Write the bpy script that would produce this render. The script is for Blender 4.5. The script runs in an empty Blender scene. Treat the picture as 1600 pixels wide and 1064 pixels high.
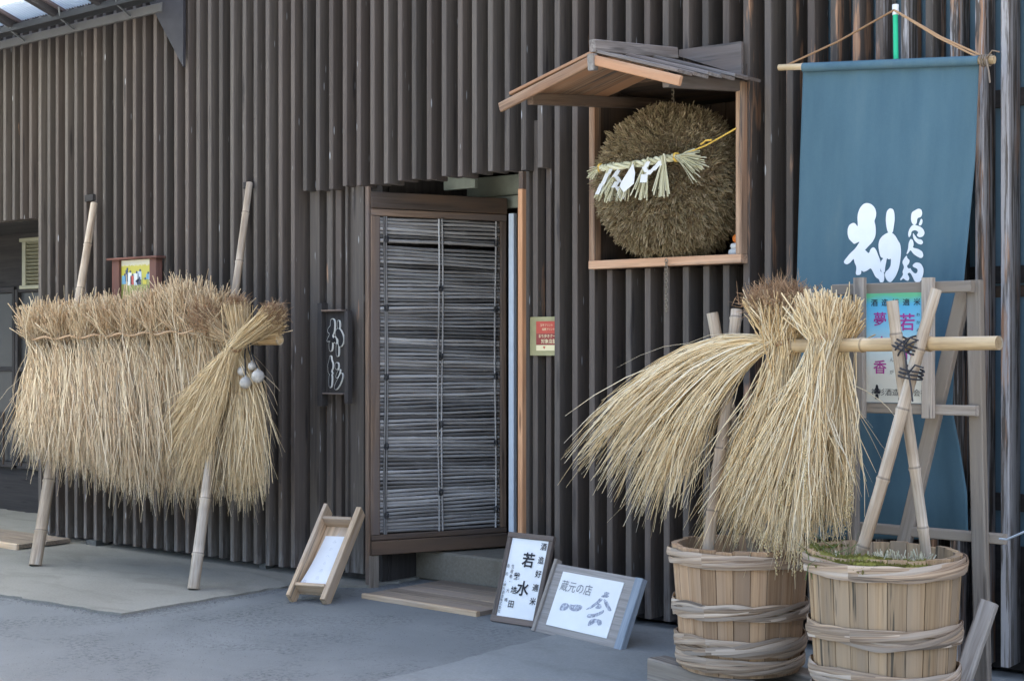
import bpy, bmesh, math, random
import numpy as np
from mathutils import Vector, Matrix
from mathutils.geometry import tessellate_polygon

R = math.radians
rng = np.random.default_rng(7)
random.seed(7)
scene = bpy.context.scene
col = scene.collection

# ------------------------------------------------------------------ camera
CAM = (0.0, -6.06, 1.4)
YAW = R(39.07)
FPX = 2270.0
cd = bpy.data.cameras.new('camera')
cam = bpy.data.objects.new('camera', cd)
col.objects.link(cam)
cam.location = CAM
cam.rotation_euler = (R(90), 0, YAW)
cd.sensor_width = 36
cd.lens = 36 * FPX / 1600
cd.shift_y = 12 / 1600
cd.clip_end = 400
scene.camera = cam

# ------------------------------------------------------------------ sky, sun, exposure
SUN_EL, SUN_ROT = R(46), R(28)
world = bpy.data.worlds.new('World')
scene.world = world
world.use_nodes = True
wn = world.node_tree
bg = wn.nodes['Background']
sky = wn.nodes.new('ShaderNodeTexSky')
sky.sky_type = 'NISHITA'
sky.sun_disc = False
sky.sun_elevation = SUN_EL
sky.sun_rotation = SUN_ROT
sky.air_density = 1.0
sky.dust_density = 5.0
sky.ozone_density = 0.6
wn.links.new(sky.outputs[0], bg.inputs[0])
bg.inputs[1].default_value = 0.08
sd = bpy.data.lights.new('sun', 'SUN')
sun = bpy.data.objects.new('sun', sd)
col.objects.link(sun)
sd.energy = 5.0
sd.angle = R(0.5)
sd.color = (1.0, 0.90, 0.76)
sdir = Vector((math.sin(SUN_ROT) * math.cos(SUN_EL), math.cos(SUN_ROT) * math.cos(SUN_EL), math.sin(SUN_EL)))
sun.rotation_euler = sdir.to_track_quat('Z', 'Y').to_euler()
sun.location = sdir * 30
scene.view_settings.view_transform = 'Standard'
scene.view_settings.look = 'None'
scene.view_settings.gamma = 1
scene.view_settings.exposure = 3.2
scene.render.engine = 'CYCLES'
scene.cycles.use_denoising = True
scene.cycles.max_bounces = 8
scene.cycles.diffuse_bounces = 5

# ------------------------------------------------------------------ survey helpers
SN, CS = math.sin(YAW), math.cos(YAW)
HZ = 544.0
def W(px, py, Y):
    """point on the vertical plane y=Y that the surveyed picture position names"""
    u = (px - 800) / FPX; v = (HZ - py) / FPX
    t = (Y - CAM[1]) / (CS + SN * u)
    return np.array(((-SN + CS * u) * t, Y, CAM[2] + v * t))
def G(px, py, z=0.0):
    t = (CAM[2] - z) * FPX / (py - HZ); u = (px - 800) / FPX
    return np.array(((-SN + CS * u) * t, CAM[1] + (CS + SN * u) * t, z))
def X(px, Y=0.0): return float(W(px, HZ, Y)[0])
def A(*v): return np.array(v, float)
def nrm(v):
    v = np.asarray(v, float); return v / np.linalg.norm(v)

# ------------------------------------------------------------------ mesh builder
class MB:
    def __init__(s): s.v = []; s.f = []; s.gc = []; s.ti = []; s.n = 0
    def add(s, v, faces, gc=None, ti=None, smooth=False):
        v = np.asarray(v, float).reshape(-1, 3)
        if gc is None: gc = v
        if ti is None: ti = np.full(len(v), rng.random())
        s.v.append(v); s.gc.append(np.asarray(gc, float).reshape(-1, 3)); s.ti.append(np.broadcast_to(ti, (len(v),)))
        fl = faces if isinstance(faces, list) and faces and isinstance(faces[0], np.ndarray) and faces[0].ndim == 2 else None
        if fl is None:
            by = {}
            for f in faces: by.setdefault(len(f), []).append(f)
            fl = [np.array(x) for x in by.values()]
        for a in fl: s.f.append((a + s.n, smooth))
        s.n += len(v)
        return s
    def mesh(s, name, m, origin=(0, 0, 0)):
        v = np.concatenate(s.v) - np.asarray(origin, float)
        me = bpy.data.meshes.new(name)
        me.vertices.add(len(v)); me.vertices.foreach_set('co', v.astype(np.float32).ravel())
        tot = [np.full(len(a), a.shape[1]) for a, _ in s.f]
        tot = np.concatenate(tot).astype(np.int32)
        idx = np.concatenate([a.ravel() for a, _ in s.f]).astype(np.int32)
        st = np.concatenate(([0], np.cumsum(tot)[:-1])).astype(np.int32)
        me.loops.add(len(idx)); me.loops.foreach_set('vertex_index', idx)
        me.polygons.add(len(tot)); me.polygons.foreach_set('loop_start', st); me.polygons.foreach_set('loop_total', tot)
        sm = np.concatenate([np.full(len(a), b) for a, b in s.f])
        me.polygons.foreach_set('use_smooth', sm)
        g = me.attributes.new('gc', 'FLOAT_VECTOR', 'POINT'); g.data.foreach_set('vector', np.concatenate(s.gc).astype(np.float32).ravel())
        t = me.attributes.new('tint', 'FLOAT', 'POINT'); t.data.foreach_set('value', np.concatenate(s.ti).astype(np.float32))
        me.update(); me.validate()
        if m: me.materials.append(m)
        return me
    def build(s, name, m, parent=None, origin=None, **props):
        if origin is None: origin = world_loc(parent) if parent else (0, 0, 0)
        o = bpy.data.objects.new(name, s.mesh(name, m, origin))
        col.objects.link(o)
        pl = np.asarray(world_loc(parent), float) if parent else np.zeros(3)
        o.location = np.asarray(origin, float) - pl
        if parent: o.parent = parent
        for k, val in props.items(): o[k] = val
        return o
def world_loc(o):
    p = Vector((0, 0, 0))
    while o is not None: p += o.location; o = o.parent
    return tuple(p)
def thing(name, loc, label, cat, group=None):
    o = bpy.data.objects.new(name, None); col.objects.link(o)
    o.empty_display_size = .1; o.location = loc; o['label'] = label; o['category'] = cat
    if group: o['group'] = group
    return o
def inst(name, me, parent, loc, rot=(0, 0, 0), **props):
    o = bpy.data.objects.new(name, me); col.objects.link(o)
    o.parent = parent
    o.location = np.asarray(loc, float) - np.asarray(world_loc(parent), float) if parent else loc
    o.rotation_euler = rot
    for k, v in props.items(): o[k] = v
    return o

def beam(mb, p0, p1, w, h, up=(0, 0, 1), ch=.004, seg=1, warp=0.0):
    """chamfered timber from p0 to p1; w across, h along 'up'"""
    p0 = np.asarray(p0, float); p1 = np.asarray(p1, float)
    L = np.linalg.norm(p1 - p0); t = (p1 - p0) / L
    up = np.asarray(up, float); s_ = np.cross(t, up)
    if np.linalg.norm(s_) < 1e-6: s_ = np.cross(t, (1, 0, 0))
    s_ = nrm(s_); u_ = np.cross(s_, t)
    a, b = w / 2, h / 2; c = min(ch, a * .6, b * .6)
    prof = np.array([(-a + c, -b), (a - c, -b), (a, -b + c), (a, b - c), (a - c, b), (-a + c, b), (-a, b - c), (-a, -b + c)])
    off = rng.random(3) * 20
    V = []; gc = []
    for k in range(seg + 1):
        q = k / seg
        base = p0 + t * L * q
        if warp and 0 < k < seg: base = base + s_ * rng.normal(0, warp) + u_ * rng.normal(0, warp)
        for x, y in prof:
            V.append(base + s_ * x + u_ * y); gc.append(off + (L * q, x, y))
    F = []
    for k in range(seg):
        for i in range(8):
            j = (i + 1) % 8
            F.append((k * 8 + i, k * 8 + j, k * 8 + 8 + j, k * 8 + 8 + i))
    F.append(tuple(range(7, -1, -1))); F.append(tuple(seg * 8 + i for i in range(8)))
    mb.add(V, F, gc)
    return mb
def box(mb, lo, hi, ch=.003):
    lo = np.minimum(lo, hi) * 1.0; hi2 = np.maximum(lo, hi)
    d = hi2 - lo; ax = int(np.argmax(d)); c = (lo + hi2) / 2
    p0 = c.copy(); p1 = c.copy(); p0[ax] = lo[ax]; p1[ax] = hi2[ax]
    if ax == 2: beam(mb, p0, p1, d[0], d[1], (0, 1, 0), ch)
    elif ax == 0: beam(mb, p0, p1, d[1], d[2], (0, 0, 1), ch)
    else: beam(mb, p0, p1, d[0], d[2], (0, 0, 1), ch)
    return mb
def tube(mb, pts, rad, n=8, cap=True, flat=None, ti=None, smooth=True):
    P = np.asarray(pts, float); K = len(P)
    rad = np.broadcast_to(np.asarray(rad, float), (K,))
    T = np.gradient(P, axis=0); T /= np.linalg.norm(T, axis=1)[:, None] + 1e-12
    ref = np.array((0, 0, 1.0)) if abs(T[:, 2]).mean() < .8 else np.array((0, 1.0, 0))
    S = np.cross(T, ref); S /= np.linalg.norm(S, axis=1)[:, None] + 1e-12
    U = np.cross(S, T)
    an = np.arange(n) / n * 2 * np.pi
    fs, fu = flat or (1, 1)
    V = P[:, None] + rad[:, None, None] * (np.cos(an)[None, :, None] * S[:, None] * fs + np.sin(an)[None, :, None] * U[:, None] * fu)
    ln = np.concatenate(([0], np.cumsum(np.linalg.norm(np.diff(P, axis=0), axis=1))))
    off = rng.random(3) * 20
    gc = np.zeros((K, n, 3)); gc[..., 0] = ln[:, None]; gc[..., 1] = np.cos(an) * rad.mean(); gc[..., 2] = np.sin(an) * rad.mean(); gc += off
    i = np.arange(K - 1)[:, None] * n; j = np.arange(n)[None]; j2 = (j + 1) % n
    q = np.stack([i + j, i + j2, i + n + j2, i + n + j], -1).reshape(-1, 4)[:, ::-1]
    mb.add(V.reshape(-1, 3), [q], gc.reshape(-1, 3), ti, smooth=smooth)
    if cap:
        for e in (0, K - 1):
            vv = V[e]; f = np.arange(n)[None] if e else np.arange(n)[None, ::-1]
            mb.add(vv, [f[:, ::-1]], gc[e], ti)
    return mb
def stalks(mb, P, rad, ti, flat=.6):
    """many thin stalks at once: P (N,K,3), rad (N,K) -> three-sided blades"""
    N, K, _ = P.shape
    T = np.gradient(P, axis=1); T /= np.linalg.norm(T, axis=2)[..., None] + 1e-12
    ref = nrm(rng.normal(size=(N, 3)).mean(0) + (0.3, 1, .2)); ref = rng.normal(size=(N, 1, 3)) + ref
    S = np.cross(T, np.broadcast_to(ref, T.shape)); S /= np.linalg.norm(S, axis=2)[..., None] + 1e-12
    U = np.cross(S, T)
    V = np.empty((N, K, 3, 3))
    for k, (a, fl) in enumerate(((0, 1), (2.3, 1), (3.98, 1))):
        V[:, :, k] = P + rad[..., None] * (math.cos(a) * S + flat * math.sin(a) * U)
    base = (np.arange(N) * K * 3)[:, None, None] + (np.arange(K - 1) * 3)[None, :, None]
    j = np.arange(3)[None, None]; j2 = (j + 1) % 3
    q = np.stack([base + j, base + 3 + j, base + 3 + j2, base + j2], -1).reshape(-1, 4)
    ln = np.linspace(0, 1, K)
    gc = np.zeros((N, K, 3, 3)); gc[..., 0] = ln[None, :, None]; gc[..., 1] = rng.random(N)[:, None, None] * 50
    mb.add(V.reshape(-1, 3), [q], gc.reshape(-1, 3), np.repeat(ti if np.ndim(ti) == 2 else np.repeat(np.asarray(ti)[:, None], K, 1), 3, axis=1).ravel(), smooth=True)
    return mb
def plate(mb, O, U, V, poly, th, N=None, ti=None):
    """polygon poly (2D, in metres along U,V from O) given thickness th along N (towards viewer)"""
    O = np.asarray(O, float)
    N = np.cross(U, V) if N is None else N
    pts = [O + U * a + V * b for a, b in poly]
    area = sum(poly[i][0] * poly[(i + 1) % len(poly)][1] - poly[(i + 1) % len(poly)][0] * poly[i][1] for i in range(len(poly)))
    if area < 0: pts = pts[::-1]
    n = len(pts); tr = tessellate_polygon([[Vector(p) for p in pts]])
    V_ = pts + [p + N * th for p in pts]
    F = []
    for t in tr:
        a, b, c = t
        nn = np.cross(pts[b] - pts[a], pts[c] - pts[a])
        if nn @ N < 0: a, c = c, a
        F.append((a + n, b + n, c + n)); F.append((c, b, a))
    for i in range(n):
        j = (i + 1) % n; F.append((i, j, j + n, i + n))
    gc = [(p - O) @ np.stack([U, V, N]).T for p in V_]
    mb.add(V_, F, gc, ti)
    return mb
_tc = {}
def text_geo(body, bold=0.0):
    k = (body, bold)
    if k not in _tc:
        c = bpy.data.curves.new('t', 'FONT'); c.body = body; c.align_x = 'CENTER'; c.align_y = 'CENTER'; c.resolution_u = 2; c.offset = bold
        o = bpy.data.objects.new('t', c); col.objects.link(o)
        bpy.context.view_layer.update()
        me = o.evaluated_get(bpy.context.evaluated_depsgraph_get()).to_mesh()
        v = np.array([x.co[:] for x in me.vertices]).reshape(-1, 3); f = [tuple(p.vertices) for p in me.polygons]
        bpy.data.objects.remove(o); bpy.data.curves.remove(c)
        if len(v):
            v[:, :2] -= (v[:, :2].max(0) + v[:, :2].min(0)) / 2
        _tc[k] = (v, f)
    return _tc[k]
def text(mb, body, O, U, V, size, bold=0.02, sx=1.0, off=.0015):
    v, f = text_geo(body, bold)
    N = np.cross(U, V)
    mb.add(np.asarray(O) + v[:, :1] * size * sx * U + v[:, 1:2] * size * V + N * off, f)
    return mb

# ------------------------------------------------------------------ materials
def newmat(name):
    m = bpy.data.materials.new(name); m.use_nodes = True
    nt = m.node_tree; b = nt.nodes['Principled BSDF']
    return m, nt, b
class NT:
    def __init__(s, nt): s.nt = nt
    def n(s, t, **k):
        x = s.nt.nodes.new(t)
        for a, b in k.items(): setattr(x, a, b)
        return x
    def l(s, a, b): s.nt.links.new(a, b)
    def attr(s, name, typ='GEOMETRY'):
        return s.n('ShaderNodeAttribute', attribute_name=name, attribute_type=typ)
    def mul(s, a, k):
        x = s.n('ShaderNodeVectorMath', operation='MULTIPLY'); s.l(a, x.inputs[0]); x.inputs[1].default_value = k; return x.outputs[0]
    def addv(s, a, b):
        x = s.n('ShaderNodeVectorMath', operation='ADD'); s.l(a, x.inputs[0]); s.l(b, x.inputs[1]); return x.outputs[0]
    def noise(s, vec, sc, det=4, rough=.55, dist=0):
        x = s.n('ShaderNodeTexNoise'); s.l(vec, x.inputs['Vector']); x.inputs['Scale'].default_value = sc
        x.inputs['Detail'].default_value = det; x.inputs['Roughness'].default_value = rough; x.inputs['Distortion'].default_value = dist; return x.outputs[0]
    def ramp(s, fac, stops, interp='LINEAR'):
        x = s.n('ShaderNodeValToRGB'); s.l(fac, x.inputs[0]); x.color_ramp.interpolation = interp
        e = x.color_ramp.elements
        while len(e) < len(stops): e.new(.5)
        for el, (p, c) in zip(e, stops):
            el.position = p; el.color = (*c, 1) if len(c) == 3 else c
        return x.outputs[0]
    def mix(s, fac, a, b, blend='MIX'):
        x = s.n('ShaderNodeMix', data_type='RGBA', blend_type=blend)
        for sock, val in ((x.inputs[0], fac), (x.inputs[6], a), (x.inputs[7], b)):
            if isinstance(val, (int, float)): sock.default_value = val
            elif isinstance(val, tuple): sock.default_value = (*val, 1)
            else: s.l(val, sock)
        return x.outputs[2]
    def math(s, op, a, b=None, clamp=False):
        x = s.n('ShaderNodeMath', operation=op, use_clamp=clamp)
        for sock, val in ((x.inputs[0], a), (x.inputs[1], b)):
            if val is None: continue
            if isinstance(val, (int, float)): sock.default_value = val
            else: s.l(val, sock)
        return x.outputs[0]
    def bump(s, h, st, dist, bsdf):
        x = s.n('ShaderNodeBump'); x.inputs['Strength'].default_value = st; x.inputs['Distance'].default_value = dist
        s.l(h, x.inputs['Height']); s.l(x.outputs[0], bsdf.inputs['Normal'])
    def objrand(s):
        return s.n('ShaderNodeObjectInfo').outputs['Random']
def wood(name, c1, c2, c3=None, along=2.5, across=55, rough=.82, bump=.35, knots=True, var=.25, dirt=None):
    m, nt, b = newmat(name); t = NT(nt)
    r = t.objrand()
    g = t.attr('gc').outputs['Vector']
    sh = t.n('ShaderNodeCombineXYZ')
    t.l(t.math('MULTIPLY', r, 37.0), sh.inputs[0]); t.l(t.math('MULTIPLY', r, 11.0), sh.inputs[1])
    g = t.addv(g, sh.outputs[0])
    fine = t.noise(t.mul(g, (along, across, across)), 1.0, 5, .6, .6)
    big = t.noise(t.mul(g, (along * .5, across * .16, across * .16)), 1.0, 3, .5, .3)
    c = t.ramp(fine, [(.32, c1), (.62, c2)])
    if c3: c = t.mix(t.ramp(big, [(.42, (0, 0, 0)), (.62, (1, 1, 1))]), c, c3)
    tv = t.math('ADD', t.math('MULTIPLY', r, var * 2), 1 - var)
    ti = t.attr('tint').outputs['Fac']
    tv = t.math('MULTIPLY', tv, t.math('ADD', t.math('MULTIPLY', ti, var), 1 - var / 2))
    c = t.mix(1.0, c, (1, 1, 1), 'MULTIPLY') if False else c
    x = t.n('ShaderNodeVectorMath', operation='SCALE'); t.l(c, x.inputs[0]); t.l(tv, x.inputs['Scale']); c = x.outputs[0]
    if knots:
        vo = t.n('ShaderNodeTexVoronoi'); vo.inputs['Scale'].default_value = 1.0
        t.l(t.mul(g, (1.6, 14, 14)), vo.inputs['Vector'])
        k = t.ramp(vo.outputs['Distance'], [(.06, (1, 1, 1)), (.14, (0, 0, 0))])
        c = t.mix(t.math('MULTIPLY', k, .65), c, tuple(v * .35 for v in c1))
    if dirt:
        dn = t.noise(t.mul(g, (1.2, 30, 30)), 1.0, 4, .65)
        c = t.mix(t.ramp(dn, [(dirt[1], (0, 0, 0)), (dirt[1] + .06, (1, 1, 1))]), c, dirt[0])
    t.l(c, b.inputs['Base Color']); b.inputs['Roughness'].default_value = rough
    b.inputs['Specular IOR Level'].default_value = .3
    t.bump(fine, bump, .004, b)
    return m
def plain(name, c, rough=.7, noise=.12, sc=14, spec=.3, metal=0.0, bump=0.0):
    m, nt, b = newmat(name); t = NT(nt)
    g = t.attr('gc').outputs['Vector']
    n = t.noise(g, sc, 5, .6)
    lo = tuple(v * (1 - noise) for v in c); hi = tuple(min(1, v * (1 + noise)) for v in c)
    t.l(t.ramp(n, [(.3, lo), (.7, hi)]), b.inputs['Base Color'])
    b.inputs['Roughness'].default_value = rough; b.inputs['Specular IOR Level'].default_value = spec; b.inputs['Metallic'].default_value = metal
    if bump: t.bump(n, bump, .004, b)
    return m
def straw(name, stops, rough=.75, thru=.08):
    m, nt, b = newmat(name); t = NT(nt)
    ti = t.attr('tint').outputs['Fac']
    g = t.attr('gc').outputs['Vector']
    n = t.noise(t.mul(g, (3, 1, 1)), 1.0, 2)
    f = t.math('ADD', t.math('MULTIPLY', ti, .75), t.math('MULTIPLY', n, .25), True)
    t.l(t.ramp(f, stops), b.inputs['Base Color'])
    b.inputs['Roughness'].default_value = rough; b.inputs['Specular IOR Level'].default_value = .25
    if thru:                                   # dry blades let some light through
        tr = t.n('ShaderNodeBsdfTranslucent'); mx = t.n('ShaderNodeMixShader'); mx.inputs[0].default_value = thru
        cc = [l.from_socket for l in nt.links if l.to_socket == b.inputs['Base Color']][0]
        t.l(cc, tr.inputs[0]); t.l(b.outputs[0], mx.inputs[1]); t.l(tr.outputs[0], mx.inputs[2]); t.l(mx.outputs[0], nt.nodes['Material Output'].inputs[0])
    return m
def bamboo_mat(name, c1, c2, c3, rough=.5):
    m, nt, b = newmat(name); t = NT(nt)
    r = t.objrand(); g = t.attr('gc').outputs['Vector']
    sh = t.n('ShaderNodeCombineXYZ'); t.l(t.math('MULTIPLY', r, 31.0), sh.inputs[0])
    g = t.addv(g, sh.outputs[0])
    a = t.noise(t.mul(g, (1.5, 18, 18)), 1.0, 4, .6)
    f = t.noise(t.mul(g, (6, 160, 160)), 1.0, 3, .6)
    c = t.ramp(a, [(.3, c1), (.52, c2), (.72, c3)])
    c = t.mix(t.ramp(f, [(.45, (0, 0, 0)), (.75, (.5, .5, .5))]), c, tuple(v * .55 for v in c1))
    ti = t.attr('tint').outputs['Fac']
    x = t.n('ShaderNodeVectorMath', operation='SCALE'); t.l(c, x.inputs[0]); t.l(t.math('ADD', t.math('MULTIPLY', ti, .9), .35), x.inputs['Scale'])
    t.l(x.outputs[0], b.inputs['Base Color']); b.inputs['Roughness'].default_value = rough
    b.inputs['Specular IOR Level'].default_value = .35
    t.bump(f, .15, .002, b)
    return m

# stained slats: weathered brown-black, bare wood where 'wear' is high, pale flecks
def slat_material():
    m, nt, b = newmat('stained_slat'); t = NT(nt)
    r = t.objrand(); g = t.attr('gc').outputs['Vector']
    sh = t.n('ShaderNodeCombineXYZ'); t.l(t.math('MULTIPLY', r, 97.0), sh.inputs[0]); t.l(t.math('MULTIPLY', r, 13.0), sh.inputs[1])
    g = t.addv(g, sh.outputs[0])
    wear = t.attr('wear', 'OBJECT').outputs['Fac']
    pale = t.attr('pale', 'OBJECT').outputs['Fac']
    fine = t.noise(t.mul(g, (2.2, 60, 60)), 1.0, 5, .6, .5)
    big = t.noise(t.mul(g, (.8, 8, 8)), 1.0, 3, .5)
    c = t.ramp(fine, [(.3, (.077, .064, .054)), (.65, (.125, .104, .086))])
    c = t.mix(t.ramp(big, [(.4, (0, 0, 0)), (.65, (.6, .6, .6))]), c, (.10, .082, .07))
    x = t.n('ShaderNodeVectorMath', operation='SCALE'); t.l(c, x.inputs[0]); t.l(t.math('ADD', t.math('MULTIPLY', r, .55), .74), x.inputs['Scale']); c = x.outputs[0]
    rr_ = t.math('FRACT', t.math('MULTIPLY', r, 17.3)); c = t.mix(t.math('MULTIPLY', t.math('GREATER_THAN', rr_, .62), .22), c, (.125, .085, .068))
    vo = t.n('ShaderNodeTexVoronoi'); vo.inputs['Scale'].default_value = 1.0
    t.l(t.mul(g, (1.3, 13, 13)), vo.inputs['Vector'])
    c = t.mix(t.ramp(vo.outputs['Distance'], [(.09, (.8, .8, .8)), (.19, (0, 0, 0))]), c, (.045, .037, .034))
    wn_ = t.noise(t.mul(g, (1.5, 13, 13)), 1.0, 4, .6)
    wm = t.math('ADD', wn_, t.math('MULTIPLY', wear, .26))
    wm = t.ramp(wm, [(.72, (0, 0, 0)), (.78, (1, 1, 1))])
    c = t.mix(wm, c, t.ramp(fine, [(.3, (.26, .13, .075)), (.7, (.46, .28, .17))]))
    pn = t.noise(t.mul(g, (2.0, 45, 45)), 1.0, 5, .7)
    pm = t.ramp(t.math('ADD', pn, t.math('MULTIPLY', pale, .27)), [(.72, (0, 0, 0)), (.82, (.85, .85, .85))])
    c = t.mix(pm, c, (.46, .43, .42))
    fl = t.n('ShaderNodeTexVoronoi'); fl.inputs['Scale'].default_value = 1.0
    t.l(t.mul(g, (4.0, 26, 26)), fl.inputs['Vector'])
    gate = t.ramp(t.noise(t.mul(g, (.9, 3, 3)), 1.0, 2), [(.50, (0, 0, 0)), (.58, (1, 1, 1))])
    fm = t.math('MULTIPLY', t.ramp(fl.outputs['Distance'], [(.07, (1, 1, 1)), (.12, (0, 0, 0))]), gate)
    c = t.mix(t.math('MULTIPLY', fm, .75), c, (.5, .5, .5))
    # splash dust near the foot of each board
    hz = t.n('ShaderNodeSeparateXYZ'); t.l(t.n('ShaderNodeNewGeometry').outputs['Position'], hz.inputs[0])
    foot = t.ramp(hz.outputs[2], [(.03, (1, 1, 1)), (.30, (0, 0, 0))])
    fn = t.ramp(t.noise(t.mul(g, (5, 40, 40)), 1.0, 4, .7), [(.42, (0, 0, 0)), (.62, (.8, .8, .8))])
    c = t.mix(t.math('MULTIPLY', foot, fn), c, (.25, .235, .22))
    t.l(c, b.inputs['Base Color']); b.inputs['Roughness'].default_value = .72; b.inputs['Specular IOR Level'].default_value = .3
    t.bump(fine, .3, .004, b)
    return m
def ground_mat(name, c1, c2, sc, pit=0.0, bump=.4, stain=None):
    m, nt, b = newmat(name); t = NT(nt)
    g = t.n('ShaderNodeNewGeometry').outputs['Position']
    a = t.noise(g, .9, 5, .6, .4); f = t.noise(g, sc, 6, .7)
    c = t.ramp(t.math('ADD', t.math('MULTIPLY', a, .52), t.math('MULTIPLY', f, .48)), [(.36, c1), (.62, c2)])
    h = f
    if pit:
        vo = t.n('ShaderNodeTexVoronoi'); vo.inputs['Scale'].default_value = 85; t.l(g, vo.inputs['Vector'])
        gate = t.ramp(t.noise(g, 1.5, 4, .65, .8), [(.48, (0, 0, 0)), (.64, (1, 1, 1))])
        pm = t.math('MULTIPLY', t.ramp(vo.outputs['Distance'], [(.18, (0, 0, 0)), (.5, (1, 1, 1))]), gate)
        pm = t.math('MULTIPLY', pm, t.ramp(t.noise(g, 38, 3, .6), [(.46, (0, 0, 0)), (.60, (1, 1, 1))]))
        c = t.mix(t.math('MULTIPLY', pm, pit), c, tuple(v * .3 for v in c1))
        h = t.math('SUBTRACT', f, t.math('MULTIPLY', pm, .9))
    if stain:
        s_ = t.ramp(t.noise(t.mul(g, (1, 2.4, 1)), 1.7, 5, .6, 1.2), [(.5, (0, 0, 0)), (.7, (.55, .55, .55))])
        c = t.mix(s_, c, stain)
    t.l(c, b.inputs['Base Color']); b.inputs['Roughness'].default_value = .9; b.inputs['Specular IOR Level'].default_value = .25
    t.bump(h, bump, .006, b)
    return m

M = {}
M['slat'] = slat_material()
M['dark'] = wood('dark_board', (.03, .027, .026), (.055, .048, .045), along=1.5, across=30)
M['darkbrown'] = wood('dark_brown_timber', (.055, .04, .032), (.10, .075, .06), (.14, .09, .06))
M['brownframe'] = wood('brown_frame', (.10, .065, .045), (.21, .14, .095), (.13, .10, .085))
M['greywood'] = wood('weathered_grey_timber', (.20, .175, .155), (.42, .385, .35), (.33, .29, .25), dirt=((.10, .09, .085), .66))
M['fencewood'] = wood('weathered_stand_timber', (.17, .14, .115), (.42, .36, .30), (.35, .285, .22), dirt=((.08, .07, .065), .64))
M['roofwood'] = wood('weathered_roof_board', (.17, .105, .07), (.44, .29, .19), (.40, .215, .12), var=.34, dirt=((.12, .10, .09), .60))
M['roofgrey'] = wood('grey_roof_board', (.11, .095, .085), (.27, .24, .22), (.21, .165, .14), dirt=((.09, .08, .075), .62))
M['redwood'] = wood('orange_brown_timber', (.30, .145, .07), (.52, .28, .15), (.44, .22, .11))
M['traywood'] = wood('pale_tray_timber', (.33, .22, .13), (.56, .41, .27), (.46, .36, .27), dirt=((.2, .17, .14), .66))
M['stave'] = wood('cedar_stave', (.27, .155, .082), (.47, .31, .182), (.39, .265, .17), along=1.3, across=70, var=.24, dirt=((.15, .11, .08), .63))
M['stave_mossy'] = wood('stained_cedar_stave', (.24, .15, .08), (.43, .30, .175), (.34, .25, .165), along=1.1, across=60, var=.22, dirt=((.085, .07, .05), .58))
M['matwood'] = wood('mat_timber', (.15, .115, .085), (.30, .235, .17), (.24, .19, .15), across=80)
M['signframe'] = wood('sign_frame', (.10, .08, .07), (.20, .165, .14), (.16, .12, .10))
M['signboard'] = wood('grey_sign_board', (.20, .18, .165), (.31, .285, .265), along=2, across=90, knots=False)
M['blueedge'] = wood('blue_weathered_edge', (.17, .20, .235), (.28, .315, .355), knots=False)
M['redframe'] = wood('reddish_frame', (.10, .04, .03), (.20, .085, .06), (.14, .07, .055), knots=False)
M['bamboo'] = bamboo_mat('pale_bamboo', (.26, .18, .11), (.44, .35, .26), (.56, .51, .44))
M['bamboo_gold'] = bamboo_mat('golden_bamboo', (.40, .26, .125), (.58, .43, .25), (.56, .50, .41))
M['reed'] = bamboo_mat('grey_reed', (.22, .195, .175), (.40, .375, .355), (.58, .56, .54), .45)
M['hoop'] = wood('split_bamboo_hoop', (.15, .095, .06), (.42, .305, .205), (.45, .37, .295), along=2.2, across=150, rough=.7, bump=.5, knots=False, var=.3, dirt=((.13, .10, .075), .60))
M['straw'] = straw('dry_straw', [(.0, (.36, .22, .115)), (.25, (.66, .47, .285)), (.6, (.84, .68, .445)), (1, (.92, .81, .65))])
M['straw_gold'] = straw('golden_straw', [(.0, (.48, .29, .12)), (.25, (.80, .57, .29)), (.6, (.92, .735, .45)), (1, (.96, .87, .69))])
M['straw_green'] = straw('greenish_straw', [(.0, (.40, .265, .125)), (.3, (.74, .545, .30)), (.7, (.87, .69, .43)), (1, (.92, .81, .60))])
M['root'] = straw('brown_roots', [(.0, (.24, .135, .07)), (.5, (.44, .27, .15)), (1, (.58, .40, .25))])
M['grain'] = straw('rice_grain', [(.0, (.55, .40, .18)), (.5, (.74, .58, .31)), (1, (.82, .70, .45))])
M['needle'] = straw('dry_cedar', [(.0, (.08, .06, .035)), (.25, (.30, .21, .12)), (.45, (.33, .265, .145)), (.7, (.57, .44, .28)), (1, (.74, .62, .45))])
M['rope'] = straw('rush_rope', [(.0, (.48, .45, .27)), (.5, (.72, .68, .46)), (1, (.84, .80, .62))])
M['gold'] = plain('gold_cord', (.78, .50, .10), .45, .1)
M['paper'] = plain('white_paper', (.79, .79, .78), .85, .05, 5)
M['ink'] = plain('black_ink', (.025, .025, .03), .7, .1)
M['greyink'] = plain('faint_ink', (.52, .53, .56), .8, .2)
M['midink'] = plain('mid_grey_ink', (.17, .175, .19), .8, .15)
def stamp_mat():
    m, nt, b = newmat('grey_stamp_ink'); t = NT(nt)
    g = t.attr('gc').outputs['Vector']; n = t.noise(g, 60, 5, .7)
    t.l(t.ramp(n, [(.36, (.16, .17, .22)), (.55, (.42, .44, .50)), (.66, (.74, .76, .80))]), b.inputs['Base Color']); b.inputs['Roughness'].default_value = .8
    return m
M['stamp'] = stamp_mat()
M['glyphwhite'] = plain('glyph_white', (.80, .78, .72), .6, .04)
M['blackface'] = plain('black_face', (.018, .018, .02), .6, .1)
M['white'] = plain('white_dye', (.80, .82, .84), .85, .03)
M['magenta'] = plain('magenta_print', (.40, .045, .26), .6, .08)
M['rock'] = plain('concrete_block', (.10, .10, .095), .9, .3, 20, bump=.4)
M['cord'] = plain('dark_cord', (.035, .035, .04), .8, .2)
M['metal'] = plain('grey_metal', (.22, .23, .24), .45, .1, metal=.6)
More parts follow.
